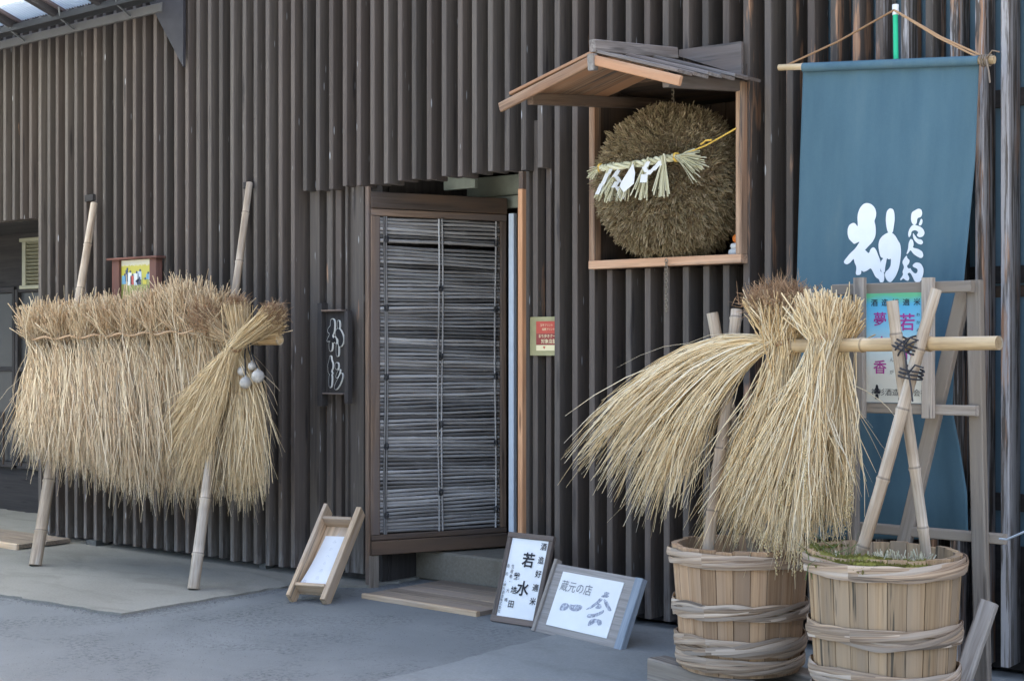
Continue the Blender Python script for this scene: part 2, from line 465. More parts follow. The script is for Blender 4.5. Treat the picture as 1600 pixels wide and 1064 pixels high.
M['chain'] = plain('old_chain', (.30, .25, .19), .5, .2, metal=.5)
M['cream'] = plain('cream_plastic', (.26, .24, .155), .5, .08)
M['greengrey'] = plain('pale_green_beam', (.30, .32, .26), .7, .1)
M['palestrip'] = plain('pale_blue_panel', (.62, .68, .74), .6, .05)
M['green'] = plain('green_pole', (.02, .50, .26), .35, .05)
M['whitecap'] = plain('white_cap', (.75, .76, .76), .5, .05)
M['orange'] = plain('orange_skin', (.72, .20, .035), .5, .08, 60)
M['ricecake'] = plain('white_ricecake', (.74, .74, .72), .5, .03)
M['gourd'] = plain('pale_grey_ball', (.42, .385, .34), .6, .3, 22)
M['moss'] = plain('moss', (.17, .16, .035), .95, .35, 60, bump=.8)
M['soil'] = plain('soil', (.09, .075, .06), .95, .3, 40, bump=.8)
M['grassblade'] = straw('green_blades', [(0, (.06, .10, .03)), (.6, (.14, .20, .06)), (1, (.34, .36, .18))])
M['stubble'] = straw('pale_stubble', [(0, (.50, .45, .28)), (1, (.84, .78, .60))])
M['yellowboard'] = plain('tarnished_yellow_frame', (.36, .33, .17), .5, .15, 10)
M['redprint'] = plain('red_print', (.52, .09, .06), .6, .06)
M['darkred'] = plain('dark_red_print', (.30, .06, .05), .6, .06)
M['creamprint'] = plain('cream_print', (.80, .70, .42), .6, .05)
M['concrete_step'] = ground_mat('concrete_step', (.15, .13, .10), (.24, .215, .17), 60, bump=.3, stain=(.10, .085, .06))
M['asphalt'] = ground_mat('asphalt', (.145, .152, .152), (.21, .22, .218), 150, pit=.55, bump=.6, stain=(.165, .174, .172))
M['concrete'] = ground_mat('concrete', (.185, .175, .15), (.275, .265, .23), 70, bump=.25, stain=(.15, .14, .115))
M['concrete_pale'] = ground_mat('pale_concrete', (.18, .188, .185), (.25, .26, .255), 70, bump=.25, stain=(.16, .165, .16))
M['gutter'] = plain('dark_gutter', (.03, .032, .037), .5, .1)
M['fascia'] = plain('grey_fascia', (.115, .11, .105), .7, .1, 5)
M['rafter'] = plain('rafter_steel', (.045, .042, .046), .6, .15)
M['plum'] = plain('purple_purlin', (.10, .08, .085), .6, .1)
def glass_mat():
    m, nt, b = newmat('window_glass')
    b.inputs['Base Color'].default_value = (.17, .27, .34, 1); b.inputs['Roughness'].default_value = .12; b.inputs['Specular IOR Level'].default_value = .8
    return m
M['glass'] = glass_mat()
M['porchglass'] = plain('dim_porch_glass', (.045, .045, .045), .35, .1, 3)
def sheet_mat():
    m, nt, b = newmat('clear_corrugated_plastic'); t = NT(nt)
    out = nt.nodes['Material Output']
    tr = t.n('ShaderNodeBsdfTranslucent'); tr.inputs[0].default_value = (.78, .86, .9, 1)
    tp = t.n('ShaderNodeBsdfTransparent'); tp.inputs[0].default_value = (.85, .92, .95, 1)
    gl = t.n('ShaderNodeBsdfGlossy'); gl.inputs['Roughness'].default_value = .2
    a = t.n('ShaderNodeMixShader'); a.inputs[0].default_value = .45; t.l(tr.outputs[0], a.inputs[1]); t.l(tp.outputs[0], a.inputs[2])
    c = t.n('ShaderNodeMixShader'); lw = t.n('ShaderNodeLayerWeight'); lw.inputs[0].default_value = .35; t.l(t.ramp(lw.outputs['Facing'], [(.35, (.02, .02, .02)), (.75, (.65, .65, .65))]), c.inputs[0]); gl.inputs[0].default_value = (.55, .6, .65, 1); t.l(a.outputs[0], c.inputs[1]); t.l(gl.outputs[0], c.inputs[2])
    t.l(c.outputs[0], out.inputs[0]); return m
M['sheet'] = sheet_mat()
def cloth_mat():
    m, nt, b = newmat('indigo_cloth'); t = NT(nt)
    g = t.attr('gc').outputs['Vector']
    w = t.noise(t.mul(g, (300, 40, 1)), 1.0, 2); w2 = t.noise(t.mul(g, (30, 400, 1)), 1.0, 2)
    big = t.noise(t.mul(g, (5, .8, 1)), 1.0, 4, .6)
    f = t.math('ADD', t.math('MULTIPLY', big, .7), t.math('MULTIPLY', t.math('ADD', w, w2), .15))
    t.l(t.ramp(f, [(.30, (.062, .118, .158)), (.52, (.084, .152, .190)), (.72, (.118, .180, .205))]), b.inputs['Base Color'])
    b.inputs['Roughness'].default_value = .9; b.inputs['Specular IOR Level'].default_value = .15
    t.bump(t.math('ADD', w, w2), .12, .001, b)
    return m
M['cloth'] = cloth_mat()
def poster_mat():
    m, nt, b = newmat('poster_print'); t = NT(nt)
    s = t.n('ShaderNodeSeparateXYZ'); t.l(t.attr('gc').outputs['Vector'], s.inputs[0])
    n = t.noise(t.attr('gc').outputs['Vector'], 9, 3)
    f = t.math('ADD', s.outputs[1], t.math('MULTIPLY', t.math('SUBTRACT', n, .5), .05))
    t.l(t.ramp(f, [(.10, (.70, .66, .55)), (.20, (.60, .70, .68)), (.30, (.26, .60, .76)), (.39, (.10, .44, .64)), (.425, (.12, .46, .22))]), b.inputs['Base Color'])
    b.inputs['Roughness'].default_value = .35
    return m
M['poster'] = poster_mat()
def photo_mat():
    m, nt, b = newmat('photo_print'); t = NT(nt)
    s = t.n('ShaderNodeSeparateXYZ'); t.l(t.attr('gc').outputs['Vector'], s.inputs[0])
    n = t.noise(t.attr('gc').outputs['Vector'], 40, 4, .7)
    f = t.math('ADD', s.outputs[1], t.math('MULTIPLY', t.math('SUBTRACT', n, .5), .06))
    t.l(t.ramp(f, [(.08, (.22, .24, .06)), (.19, (.34, .34, .10)), (.24, (.52, .47, .06)), (.34, (.58, .50, .07)), (.355, (.74, .68, .48)), (.40, (.78, .74, .56))]), b.inputs['Base Color'])
    b.inputs['Roughness'].default_value = .3
    return m
M['photo'] = photo_mat()
for nm, c in (('p_blue', (.16, .36, .52)), ('p_white', (.72, .74, .72)), ('p_red', (.55, .12, .10)), ('p_navy', (.07, .09, .14)), ('p_skin', (.30, .17, .10)), ('p_yellow', (.62, .52, .08)), ('p_pale', (.5, .58, .66))):
    M[nm] = plain(nm, c, .5, .05)

# ================================================================== SETTING
def structure(name, mb, m):
    o = mb.build(name, m); o['kind'] = 'structure'; return o
mb = MB(); mb.add([(-60, -60, 0), (60, -60, 0), (60, 60, 0), (-60, 60, 0)], [(0, 1, 2, 3)]); structure('asphalt_ground', mb, M['asphalt'])
def slab(name, pts, th, m, rough=.012):
    """a thin cast slab whose outline is broken up a little"""
    out = []
    for i in range(len(pts)):
        a = np.asarray(pts[i][:2], float); b = np.asarray(pts[(i + 1) % len(pts)][:2], float)
        k = max(1, int(np.linalg.norm(b - a) / .07))
        for q in range(k): out.append(a + (b - a) * q / k + rng.normal(0, rough if q else 0, 2))
    mb = MB(); plate(mb, A(0, 0, 0), A(1, 0, 0), A(0, 1, 0), [tuple(p) for p in out], th, A(0, 0, 1))
    return structure(name, mb, m)
e = [G(320, 940), G(190, 962), G(0, 932)]
slab('concrete_apron', [G(450, 918), *e, G(-260, 893), A(-15, .9, 0), A(-5.99, .9, 0), A(-5.99, .02, 0)][::-1], .014, M['concrete'])
slab('concrete_pad', [G(590, 1066), G(700, 1040), G(830, 1004), A(-4.30, -.12, 0), A(-4.05, .13, 0), A(6, .13, 0), A(6, -3.2, 0), A(-2.2, -2.9, 0)], .010, M['concrete_pale'], .008)

def grit(name, cen, sig, n, m, z=.0, sz=(.0025, .007)):
    c = np.asarray(cen, float)[rng.integers(0, len(cen), n)] + rng.normal(0, 1, (n, 2)) * sig
    s_ = rng.uniform(*sz, n); a = rng.uniform(0, 6.28, n)
    base = np.array([(1, 0, .35), (0, 1, .3), (-1, 0, .4), (0, -1, .35), (.15, .1, .9), (0, 0, -.2)])
    ca, sa = np.cos(a), np.sin(a); V = np.empty((n, 6, 3))
    for k, (x_, y_, z_) in enumerate(base):
        V[:, k, 0] = c[:, 0] + s_ * (x_ * ca - .7 * y_ * sa); V[:, k, 1] = c[:, 1] + s_ * (x_ * sa + .7 * y_ * ca); V[:, k, 2] = z + s_ * z_
    F = np.array([(0, 1, 4), (1, 2, 4), (2, 3, 4), (3, 0, 4)]); F = (F[None] + np.arange(n)[:, None, None] * 6).reshape(-1, 3)
    mb = MB(); mb.add(V.reshape(-1, 3), [F], None, np.repeat(rng.random(n), 6)); o = mb.build(name, m); o['kind'] = 'stuff'
M['gritstone'] = plain('grey_grit', (.16, .16, .155), .95, .45, 300)
edge = [tuple((np.array(a[:2]) * (1 - q) + np.array(b[:2]) * q)) for a, b in ((G(450, 920), G(320, 941)), (G(320, 941), G(190, 963)), (G(190, 963), G(0, 933))) for q in np.linspace(0, 1, 20)]
grit('grit', edge, .03, 1500, M['gritstone'])
grit('grit', [tuple(G(x_, y_)[:2]) for x_ in range(250, 560, 30) for y_ in (965, 985, 1005)] + [tuple(G(x_, y_)[:2]) for x_ in range(20, 800, 60) for y_ in (960, 1000, 1040)], .2, 2600, M['gritstone'], 0, (.0015, .0045))
# ================================================================== BUILDING
B = thing('building', (-5, 0, 0), 'dark timber brewery building clad in deep vertical slats, doorway in its middle', 'building')
XL, XR = -14.0, 6.0
PX0 = X(48)            # left porch corner
DL, DR = X(575), X(816)  # doorway
OVL, OVR = X(470), X(865)
ZO = 2.355
FT = 4.05
def fin_mesh(z0, z1, w=.035, d=.14):
    mb = MB(); off = A(0, 0, 0)
    c = .003
    prof = [(c, 0), (w - c, 0), (w, c), (w, d), (0, d), (0, c)]
    V = []; gc = []
    for z in (z0, z1):
        for x, y in prof: V.append((x, y, z)); gc.append((z, x, y))
    F = [(i, (i + 1) % 6, 6 + (i + 1) % 6, 6 + i) for i in range(6)] + [(5, 4, 3, 2, 1, 0), (6, 7, 8, 9, 10, 11)]
    mb.add(V, F, gc, .5)
    return mb.mesh('slat', M['slat'])
mesh_full = [fin_mesh(.05 + dz, FT) for dz in (0, .004, -.004, .008)]
mesh_over = [fin_mesh(ZO + dz, FT) for dz in (0, .006, -.005)]
mesh_porch = fin_mesh(ZO, FT)
mesh_low = fin_mesh(.05, 3.62)
p = .1131
x = -2.372
xs = [x + k * p for k in range(-102, 72)]
boxL, boxR = X(925, -.03), X(1163, -.03)
for x in xs:
    xj = x + rng.normal(0, .0022)
    wear = 0.0; pale = 0.0
    if x > -4.2: wear = .25
    if x > -3.6: wear = .62
    if x > -3.15: wear = .75; pale = .35
    if x > -2.95: pale = .75
    if x > -2.55: pale = 1.0
    rot = (0, 0, rng.normal(0, .008))
    props = dict(wear=wear * rng.uniform(.75, 1.05), pale=pale * rng.uniform(.7, 1.1))
    if x < PX0 - .02: me = mesh_porch
    elif OVL < x < OVR: me = mesh_over[rng.integers(3)]
    elif boxL + .0 < x + .03 and x < boxR - .06: continue
    else: me = mesh_full[rng.integers(4)]
    inst('slat', me, B, (xj, rng.normal(0, .0025), 0), rot, **props)
# slats above and below the ball's display box
BZ0, BZ1 = float(W(1045, 416, -.03)[2]), 2.72
mesh_ab = fin_mesh(BZ1 + .02, FT); mesh_be = fin_mesh(.05, BZ0 - .005)
for x in xs:
    if boxL < x + .03 and x < boxR - .06:
        props = dict(wear=.12, pale=0.0)
        inst('slat', mesh_ab, B, (x + rng.normal(0, .002), rng.normal(0, .002), 0), (0, 0, rng.normal(0, .008)), **props)
        inst('slat', mesh_be, B, (x + rng.normal(0, .002), rng.normal(0, .002), 0), (0, 0, rng.normal(0, .008)), **props)
# set-back slats flanking the doorway (below the overhang)
def setback(px0, px1, y, d, z0=.06, z1=2.62, wear=.1, pale=.2):
    x0, x1 = X(px0, y), X(px1, y)
    inst('slat', fin_mesh(z0, z1, x1 - x0, d), B, (x0, y, 0), wear=wear, pale=pale)
for px0, px1, y, d in ((484, 499, .075, .06), (510, 519, .085, .05), (524, 533, .08, .055), (539, 543, .06, .075), (543.5, 568, .085, .05)):
    setback(px0, px1, y, d, wear=.25, pale=.35)
for px0, px1, y, d in ((819, 827, .065, .07), (832, 840, .07, .065), (853, 861, .07, .065)):
    setback(px0, px1, y, d, wear=.35)
# backing boards
def bbox(name, lo, hi, m=M['dark'], ch=.002, parent=B, **k):
    return box(MB(), A(*lo), A(*hi), ch).build(name, m, parent, **k)
WX0, WX1, WZ0, WZ1 = -3.20, 1.2, .55, 3.05
bxl, bxr = boxL - .01, boxR + .01
for lo, hi in (((PX0, .141, .02), (DL - .02, .19, FT)), ((DL - .02, .141, 2.66), (DR + .02, .19, FT)), ((DR + .02, .141, .02), (bxl, .19, FT)),
               ((bxl, .141, .02), (bxr, .19, BZ0 - .02)), ((bxl, .141, BZ1 + .02), (bxr, .19, FT)), ((bxr, .141, .02), (WX0, .19, FT)) if bxr < WX0 else ((WX0 - .01, .141, .02), (WX0, .19, FT)),
               ((WX0, .141, .02), (WX1, .19, WZ0)), ((WX0, .141, WZ1), (WX1, .19, FT)), ((WX1, .141, .02), (XR, .19, FT)), ((XL, .141, ZO + .04), (PX0, .19, FT))):
    bbox('backing_board', lo, hi)
# dark rails the slats are nailed to
for z in (.7, 1.68, 2.44, 3.1):
    for a, b_ in ((WX0, XR),): bbox('slat_rail', (a, .1395, z), (b_, .1785, z + .075), M['dark'])
# windows behind the right-hand slats
xx = WX0
while xx < WX1 - .1:
    x2 = min(xx + 1.1, WX1)
    fr = bbox('window', (xx, .150, WZ0), (xx + .045, .185, WZ1), M['darkbrown'])
    m2 = MB(); box(m2, A(xx + .045, .165, WZ0), A(x2, .171, WZ1), 0); m2.build('pane', M['glass'], fr)
    m2 = MB(); box(m2, A(xx + .045, .152, 1.62), A(x2, .163, 1.67)); m2.build('glazing_bar', M['darkbrown'], fr)
    xx = x2
# shell of the building so that it shades what stands before it
for lo, hi in (((XL, 5.9, 0), (XR, 6.0, FT)), ((XL - .1, .02, 0), (XL, 6, FT)), ((XR, .02, 0), (XR + .1, 6, FT))):
    bbox('outer_wall', lo, hi)
bbox('roof', (XL - .2, -.02, FT + .003), (XR + .2, 6.1, FT + .16), M['rafter'])
# doorway recess
bbox('recess_wall', (DL - .07, .195, 0), (DL - .02, 1.45, 2.75))
bbox('recess_wall', (DR + .02, .195, 0), (DR + .07, 1.45, 2.75))
bbox('recess_wall', (DL - .02, 1.40, 0), (DR + .02, 1.45, 2.75))
bbox('recess_ceiling', (DL - .02, .195, 2.70), (DR + .02, 1.39, 2.75))
bbox('transom_beam', (DL - .015, .86, 2.26), (DR + .015, .90, 2.335), M['greengrey'])
bbox('transom_beam', (DL - .015, .90, 2.345), (DR + .015, .96, 2.47), M['greengrey'])
bbox('transom_panel', (DL + .10, .55, 2.36), (DL + .35, .58, 2.69), M['greengrey'])
bbox('inner_door_edge', (X(794.5, .64), .64, .18), (X(802.5, .64), .67, 2.20), M['palestrip'])
bbox('inner_door', (-5.785, 1.07, .18), (-4.90, 1.11, 2.22), M['darkbrown'])
mb = MB(); box(mb, A(DL - .015, .43, .0), A(DR + .015, 1.39, .178), .012); mb.build('step', M['concrete_step'], B)
# door jambs
bbox('door_jamb', (X(809.5), -.003, .02), (X(817.5) - .004, .032, 2.25), M['redwood'])
bbox('door_jamb', (X(811), -.004, 2.252), (X(818) - .004, .03, 2.345), M['darkbrown'])
bbox('door_jamb', (X(570.5), .0, .02), (X(576), .02, 2.345), M['brownframe'])
# foundation stub and dark wall brackets
bbox('foundation_block', (X(137, .02), .01, .0), (X(152, .02), .12, .05), M['rock'])
bbox('foundation_block', (X(405, .05), .05, .0), (X(415, .05), .12, .05), M['rock'])
for px, py in ((140, 310), (388, 290)):
    a = W(px - 7, py - 5, -.02); b_ = W(px + 6, py + 4, -.02)
    bbox('bracket', (a[0], -.025, b_[2]), (b_[0], -.004, a[2]), M['dark'])
# left porch
PY = .95
bbox('porch_wall', (XL, PY, 0), (PX0, PY + .05, ZO + .05), M['dark'])
bbox('porch_wall', (PX0 - .03, .16, .0), (PX0 - .002, PY - .01, ZO), M['darkbrown'])
bbox('porch_ceiling', (XL, .195, ZO + .02), (PX0 - .035, PY - .01, ZO + .038), M['dark'])
for a, b_, z0, z1 in ((-13.4, -12.3, .4, 1.9), (-12.25, -11.15, .4, 1.9), (-11.1, -10.0, .4, 1.9)):
    f = MB()
    beam(f, A(a, PY - .025, z0), A(b_, PY - .025, z0), .04, .05); beam(f, A(a, PY - .025, z1), A(b_, PY - .025, z1), .04, .05)
    beam(f, A(a, PY - .026, z0), A(a, PY - .026, z1), .05, .04); beam(f, A(b_, PY - .026, z0), A(b_, PY - .026, z1), .05, .04); beam(f, A(a, PY - .027, 1.22), A(b_, PY - .027, 1.22), .03, .04)
    w = f.build('window', M['dark'], B)
    for q in range(2):
        g_ = MB(); xa = a + .03 + q * (b_ - a) / 2; box(g_, A(xa, PY - .02, z0 + .03), A(xa + (b_ - a) / 2 - .04, PY - .012, z1 - .03), 0); g_.build('pane', M['porchglass'], w)
    for q in range(8):
        g_ = MB(); xa = a + .07 + q * (b_ - a - .1) / 8; beam(g_, A(xa, PY - .045, z0), A(xa, PY - .045, z0 + .45), .02, .015); g_.build('lattice_bar', M['darkbrown'], w)
# louvred vent on the porch return wall
a = W(34, 378, .42); v = thing('louvre_vent', (-9.6, .42, 1.9), 'small cream louvred vent box on the dark porch wall at far left', 'vent')
vx = X(34, .50); vx1 = X(48, .5); vz0 = float(W(40, 446, .5)[2]); vz1 = float(W(40, 378, .5)[2])
box(MB(), A(vx - .02, .49, vz0 - .03), A(PX0 - .034, .62, vz0)).build('frame', M['cream'], v)
box(MB(), A(vx - .02, .49, vz1), A(PX0 - .034, .62, vz1 + .03)).build('frame', M['cream'], v)
box(MB(), A(vx, .50, vz0 + .001), A(vx + .05, .60, vz1 - .001)).build('frame', M['cream'], v)
for k in range(12):
    z = vz0 + (vz1 - vz0) * (k + .5) / 12
    mb = MB(); beam(mb, A(vx + .052, .53, z), A(PX0 - .035, .53, z), .05, .006, (0, .5, 1), .001); mb.build('louvre', M['cream'], v)
box(MB(), A(vx + .055, .585, vz0 + .002), A(PX0 - .036, .60, vz1 - .002)).build('backing', M['dark'], v)
# dark sloping flashing at the top left corner
mb = MB()
a, b_, c = W(237, 5, -.03), W(290, -60, -.03), W(290, 106, -.03)
tl = W(237, -60, -.03)
plate(mb, A(0, -.03, 0), A(1, 0, 0), A(0, 0, 1), [(q[0], q[2]) for q in (a, c, b_, tl)], .02, A(0, -1, 0)); mb.build('corner_flashing', M['rafter'], B)

# ------------------------------------------------------------------ canopy at upper left
gy = -.13
g0, g1 = W(-260, 118, gy), W(239, 7, gy)
gz = float((W(60, 48, gy)[2] + W(200, 14, gy)[2]) / 2) + .085
gxr = float(g1[0]); gxl = -13.8
C = thing('canopy', (gxr - 2, -2, gz), 'translucent corrugated canopy roof with dark gutter at the upper left', 'canopy')
mb = MB(); beam(mb, A(gxl, gy - .02, gz - .045), A(gxr, gy - .02, gz - .045), .10, .045); mb.build('gutter', M['gutter'], C)
mb = MB(); beam(mb, A(gxl, -.045, gz - .098), A(gxr, -.045, gz - .098), .03, .06); mb.build('fascia_board', M['fascia'], C)
for px in (25, 102, 190):
    xx = X(px, gy); mb = MB(); tube(mb, [A(xx, -.062, gz - .11), A(xx + .03, gy - .06, gz - .06), A(xx + .05, gy - .085, gz + .01)], .008, 6); mb.build('gutter_bracket', M['metal'], C)
slope = .335
def cp(x, y, dz=0): return A(x, y, gz + .012 + (gy - y) * slope + dz)
ys = [gy - .01, -4.2]
nx = 14
x0 = gxl
while x0 < gxr - .05:
    x1 = min(x0 + .78, gxr - .02)
    n = int((x1 - x0) / .032) * 6
    tx = np.linspace(0, 1, n + 1); xs_ = x0 + (x1 - x0) * tx + 0
    zz = .011 * np.cos((xs_ - gxl) / .032 * 2 * np.pi)
    V = []; gc = []
    for y in ys:
        for xa, zc in zip(xs_, zz): q = cp(xa, y, zc); V.append(q); gc.append((y, xa, 0))
    F = np.array([(i, i + 1, n + 2 + i, n + 1 + i) for i in range(n)])
    mb = MB(); mb.add(V, [F], gc, smooth=True); mb.build('corrugated_sheet', M['sheet'], C)
    x0 = x1
for px in (-65, 30, 98, 168, 232):
    xr_ = X(px, gy)
    mb = MB(); beam(mb, cp(xr_, gy - .02, -.045), cp(xr_, -4.2, -.045), .05, .06); mb.build('rafter', M['rafter'], C)
    mb = MB(); beam(mb, cp(xr_ + .055, gy - .02, -.025), cp(xr_ + .055, -4.2, -.025), .03, .025); mb.build('batten', M['plum'], C)
for y in (-1.6, -3.9):
    mb = MB(); q0, q1 = cp(gxl, y, -.105), cp(gxr, y, -.105); beam(mb, q0, q1, .06, .055); mb.build('purlin', M['rafter'], C)
for xx in (gxl + .1, -10.6, gxr - .05):
    q = cp(xx, -3.9, -.14); mb = MB(); beam(mb, A(xx, -3.9, 0), q, .08, .08, (0, 1, 0)); mb.build('post', M['rafter'], C)

# ================================================================== BAMBOO DOOR SCREEN
sl = A(X(580, .012), .012, 0); sr = A(X(791, .82), .82, 0)
sU = nrm(sr - sl); sN = np.cross(sU, (0, 0, 1)); sW = float(np.linalg.norm(sr - sl))
S = thing('bamboo_screen', tuple(sl), 'tall timber framed screen of horizontal grey bamboo canes standing in the doorway', 'screen')
def sp(a, z, d=0.0): return sl + sU * a + A(0, 0, z) + sN * d
def sbeam(name, a0, z0, a1, z1, w, d, off, m):
    mb = MB(); beam(mb, sp(a0, z0, off), sp(a1, z1, off), w if z0 == z1 else d, d if z0 == z1 else w, (0, 0, 1) if z0 == z1 else sN)
    return mb
def sbar(name, a0, a1, z0, z1, d0, d1, m):
    mb = MB()
    P = [sp(a, z, d) for a, z, d in ((a0, (z0 + z1) / 2, (d0 + d1) / 2), (a1, (z0 + z1) / 2, (d0 + d1) / 2))] if (a1 - a0) > (z1 - z0) else [sp((a0 + a1) / 2, z, (d0 + d1) / 2) for z in (z0, z1)]
    if (a1 - a0) > (z1 - z0): beam(mb, P[0], P[1], abs(d1 - d0), z1 - z0, (0, 0, 1))
    else: beam(mb, P[0], P[1], a1 - a0, abs(d1 - d0), sN)
    return mb.build(name, m, S)
SZ0, SZ1 = .19, 2.315
sbar('post', -.012, .05, 0.0, SZ0 - .002, -.055, .0, M['fencewood'])
sbar('bottom_rail', 0, sW, SZ0, .272, -.04, .012, M['darkbrown'])
sbar('bottom_rail', .002, sW, .275, .307, -.04, .004, M['brownframe'])
sbar('top_rail', 0, sW, 2.218, SZ1, -.04, .012, M['darkbrown'])
sbar('top_rail', .002, sW, 2.175, 2.215, -.04, .004, M['brownframe'])
sbar('stile', 0, .054, .3095, 2.1725, -.04, .006, M['brownframe'])
sbar('stile', sW - .04, sW, .3095, 2.1725, -.04, .006, M['brownframe'])
nre = 86
zc = np.linspace(.321, 2.160, nre)
sag = 0
for k in range(nre):
    z = zc[k]
    tilt = .028 * math.sin(k * .23) - .012 + rng.normal(0, .004)
    if k == 78: continue
    if 76 < k < 80: tilt += .02
    r_ = rng.uniform(.0088, .0112)
    a0, a1 = .057, sW - .043
    m_ = 34
    aa = np.linspace(a0, a1, m_)
    node = rng.uniform(0, .2); sp_n = rng.uniform(.16, .24)
    ph = ((aa - node) / sp_n) % 1
    rr = r_ * (1 + .22 * np.exp(-((np.minimum(ph, 1 - ph)) / .05) ** 2)) * np.linspace(1.05, .9, m_)
    zz = z + tilt * (aa - (a0 + a1) / 2) * .7 + .002 * np.sin(aa * 9 + k)
    dd = -.014 + rng.normal(0, .003) + .002 * np.sin(aa * 7 + k * 2)
    mb = MB(); tube(mb, [sp(a, min(max(b, .319), 2.163), d) for a, b, d in zip(aa, zz, dd)], rr, 7, ti=rng.random())
    mb.build('cane', M['reed'], S)
for a in (.085, .098, sW / 2 - .012, sW / 2 + .012, sW - .075):
    zz = np.linspace(.309, 2.172, 14)
    mb = MB(); tube(mb, [sp(a + .005 * math.sin(z * 4 + a * 30), z, .0025) for z in zz], .0062, 6); mb.build('upright_cane', M['reed'], S)
for a in (.092, sW / 2, sW - .075):
    for z in np.linspace(.42, 2.04, 5) + (.12 if a == sW / 2 else 0):
        if z > 2.1: continue
        mb = MB()
        for q in range(3):
            an = np.linspace(0, 2 * np.pi, 10)
            tube(mb, [sp(a +   .014 * math.cos(t) , z + .007 * (q - 1) +   .012 * math.sin(t), .008 + .002 * q) for t in an], .0022, 5, cap=False)
        mb.build('knot', M['cord'], S)
box(MB(), A(-5.9, .83, .18), A(-5.62, .835, .181), 0) if False else None

# ================================================================== TIMBER MAT, PORCH PLATFORM
mt = thing('doormat', (-5.4, .05, 0), 'flat worn wooden boarding on the ground before the doorway', 'wooden mat')
f0, f1 = G(568, 934), G(747, 963)
mU = nrm(f1 - f0); mV = A(-mU[1], mU[0], 0); mw = float(np.linalg.norm(f1 - f0))
mb = MB(); beam(mb, f0 + A(0, 0, .013), f1 + A(0, 0, .013), .03, .03); mb.build('edge_strip', M['traywood'], mt)
for k in range(5):
    q = f0 + mV * (.017 + .125 * (k + .5)); mb = MB(); beam(mb, q + A(0, 0, .012), q + mU * mw + A(0, 0, .012), .122, .024, (0, 0, 1), .003); mb.build('plank', M['matwood'], mt)
for q in (f0, f1): pass
pf = thing('porch_platform', (-9.6, -.25, 0), 'low wooden plank platform on the concrete at far left beneath the straw rack', 'platform')
cx = G(30, 862)[0]
for k in range(4):
    y0 = -.44 + k * .105
    mb = MB(); beam(mb, A(-11.5, y0 + .05, .036), A(cx + rng.normal(0, .01), y0 + .05, .036), .10, .028); mb.build('plank', M['matwood'], pf)
mb = MB(); beam(mb, A(-11.5, -.448, .030), A(cx, -.448, .030), .02, .05); mb.build('edge_board', M['traywood'], pf)

# ================================================================== CEDAR BALL BOX
FY = -.03
K = thing('display_box', (float((boxL + boxR) / 2), FY, BZ0), 'open timber box with little gabled roof holding the cedar ball', 'display box')
zt = 2.70
fw = .036
def kbox(name, lo, hi, m): return box(MB(), A(*lo), A(*hi), .003).build(name, m, K)
kbox('frame_rail', (boxL, FY - .03, BZ0), (boxR, FY + .03, BZ0 + .042), M['roofwood'])
kbox('frame_rail', (boxL, FY - .028, BZ0 + .0435), (boxL + fw, FY + .03, zt - .06), M['roofwood'])
kbox('frame_rail', (boxR - .032, FY - .028, BZ0 + .0435), (boxR, FY + .03, zt - .04), M['roofwood'])
kbox('floor_board', (boxL, FY + .031, BZ0 + .005), (boxR, .78, BZ0 + .025), M['darkbrown'])
kbox('side_panel', (boxL, FY + .031, BZ0 + .0265), (boxL + .012, .78, zt + .05), M['darkbrown'])
kbox('side_panel', (boxR - .012, FY + .031, BZ0 + .0265), (boxR, .78, zt + .05), M['darkbrown'])
nb = 9
for k in range(nb):
    xa = boxL + .013 + (boxR - boxL - .026) * k / nb; xb = boxL + .013 + (boxR - boxL - .026) * (k + 1) / nb
    kbox('back_board', (xa + .001, .79, BZ0 - .0), (xb - .001, .81, zt + .1), M['darkbrown'])
kbox('ceiling_board', (boxL + .013, FY + .04, zt + .03), (boxR - .013, .785, zt + .05), M['darkbrown'])
# roof: ridge runs out from the wall, dipping a little
rx, rz = X(1060), float(W(1060, 97, 0)[2])
exl, exr = X(931) - .0, X(1187)
ezl, ezr = float(W(931, 158, 0)[2]), float(W(1187, 126, 0)[2])
OUT = .70; DIP = .075
def rp(x, z, y): return A(x, y, z + y / OUT * DIP)       # y negative outward
outs = np.linspace(-.005, -OUT, 6)
nr = 6
for side, ex, ez in ((-1, exl, ezl), (1, exr, ezr)):
    dz = (rz - ez)
    nb_ = 6; bw = OUT / nb_
    for k in range(nb_):          # boards run from ridge to eave, lapped outwards
        y0 = -.006 - k * bw; y1 = y0 - bw * .985
        ym = (y0 + y1) / 2; lift = .004 + .006 * (k % 2)
        ext = 1.0 + rng.normal(0, .012)
        a = rp(rx + side * .004, rz + lift, ym); b_ = rp(rx + (ex - rx) * ext, rz - dz * ext + lift, ym)
        nrml = nrm(np.cross((0, 1, 0), b_ - a)); nrml = nrml if nrml[2] > 0 else -nrml
        mb = MB(); beam(mb, a, b_, bw * 1.06, .014, nrml, .002); mb.build('roof_board', M['roofwood'] if side < 0 else M['roofgrey'], K)
    # barge board on the front gable
    a = rp(rx, rz - .028, -OUT - .014); b_ = rp(ex + side * .015, ez - .030, -OUT - .014)
    if side < 0: b_ = rp(ex - .045, ez - .045, -OUT - .014)
    mb = MB(); beam(mb, a + A(side * .012, 0, 0), b_, .022, .045, (0, 0, 1)); mb.build('barge_board', M['roofwood'], K)
    # eave beam under the boards
    bx = rx + (ex - rx) * .80; bz = rz - dz * .80 - .045
    mb = MB(); beam(mb, rp(bx, bz, -.006 if side > 0 else .70), rp(bx, bz, -OUT + .03), .035, .055); mb.build('eave_beam', M['roofgrey'] if side > 0 else M['brownframe'], K)
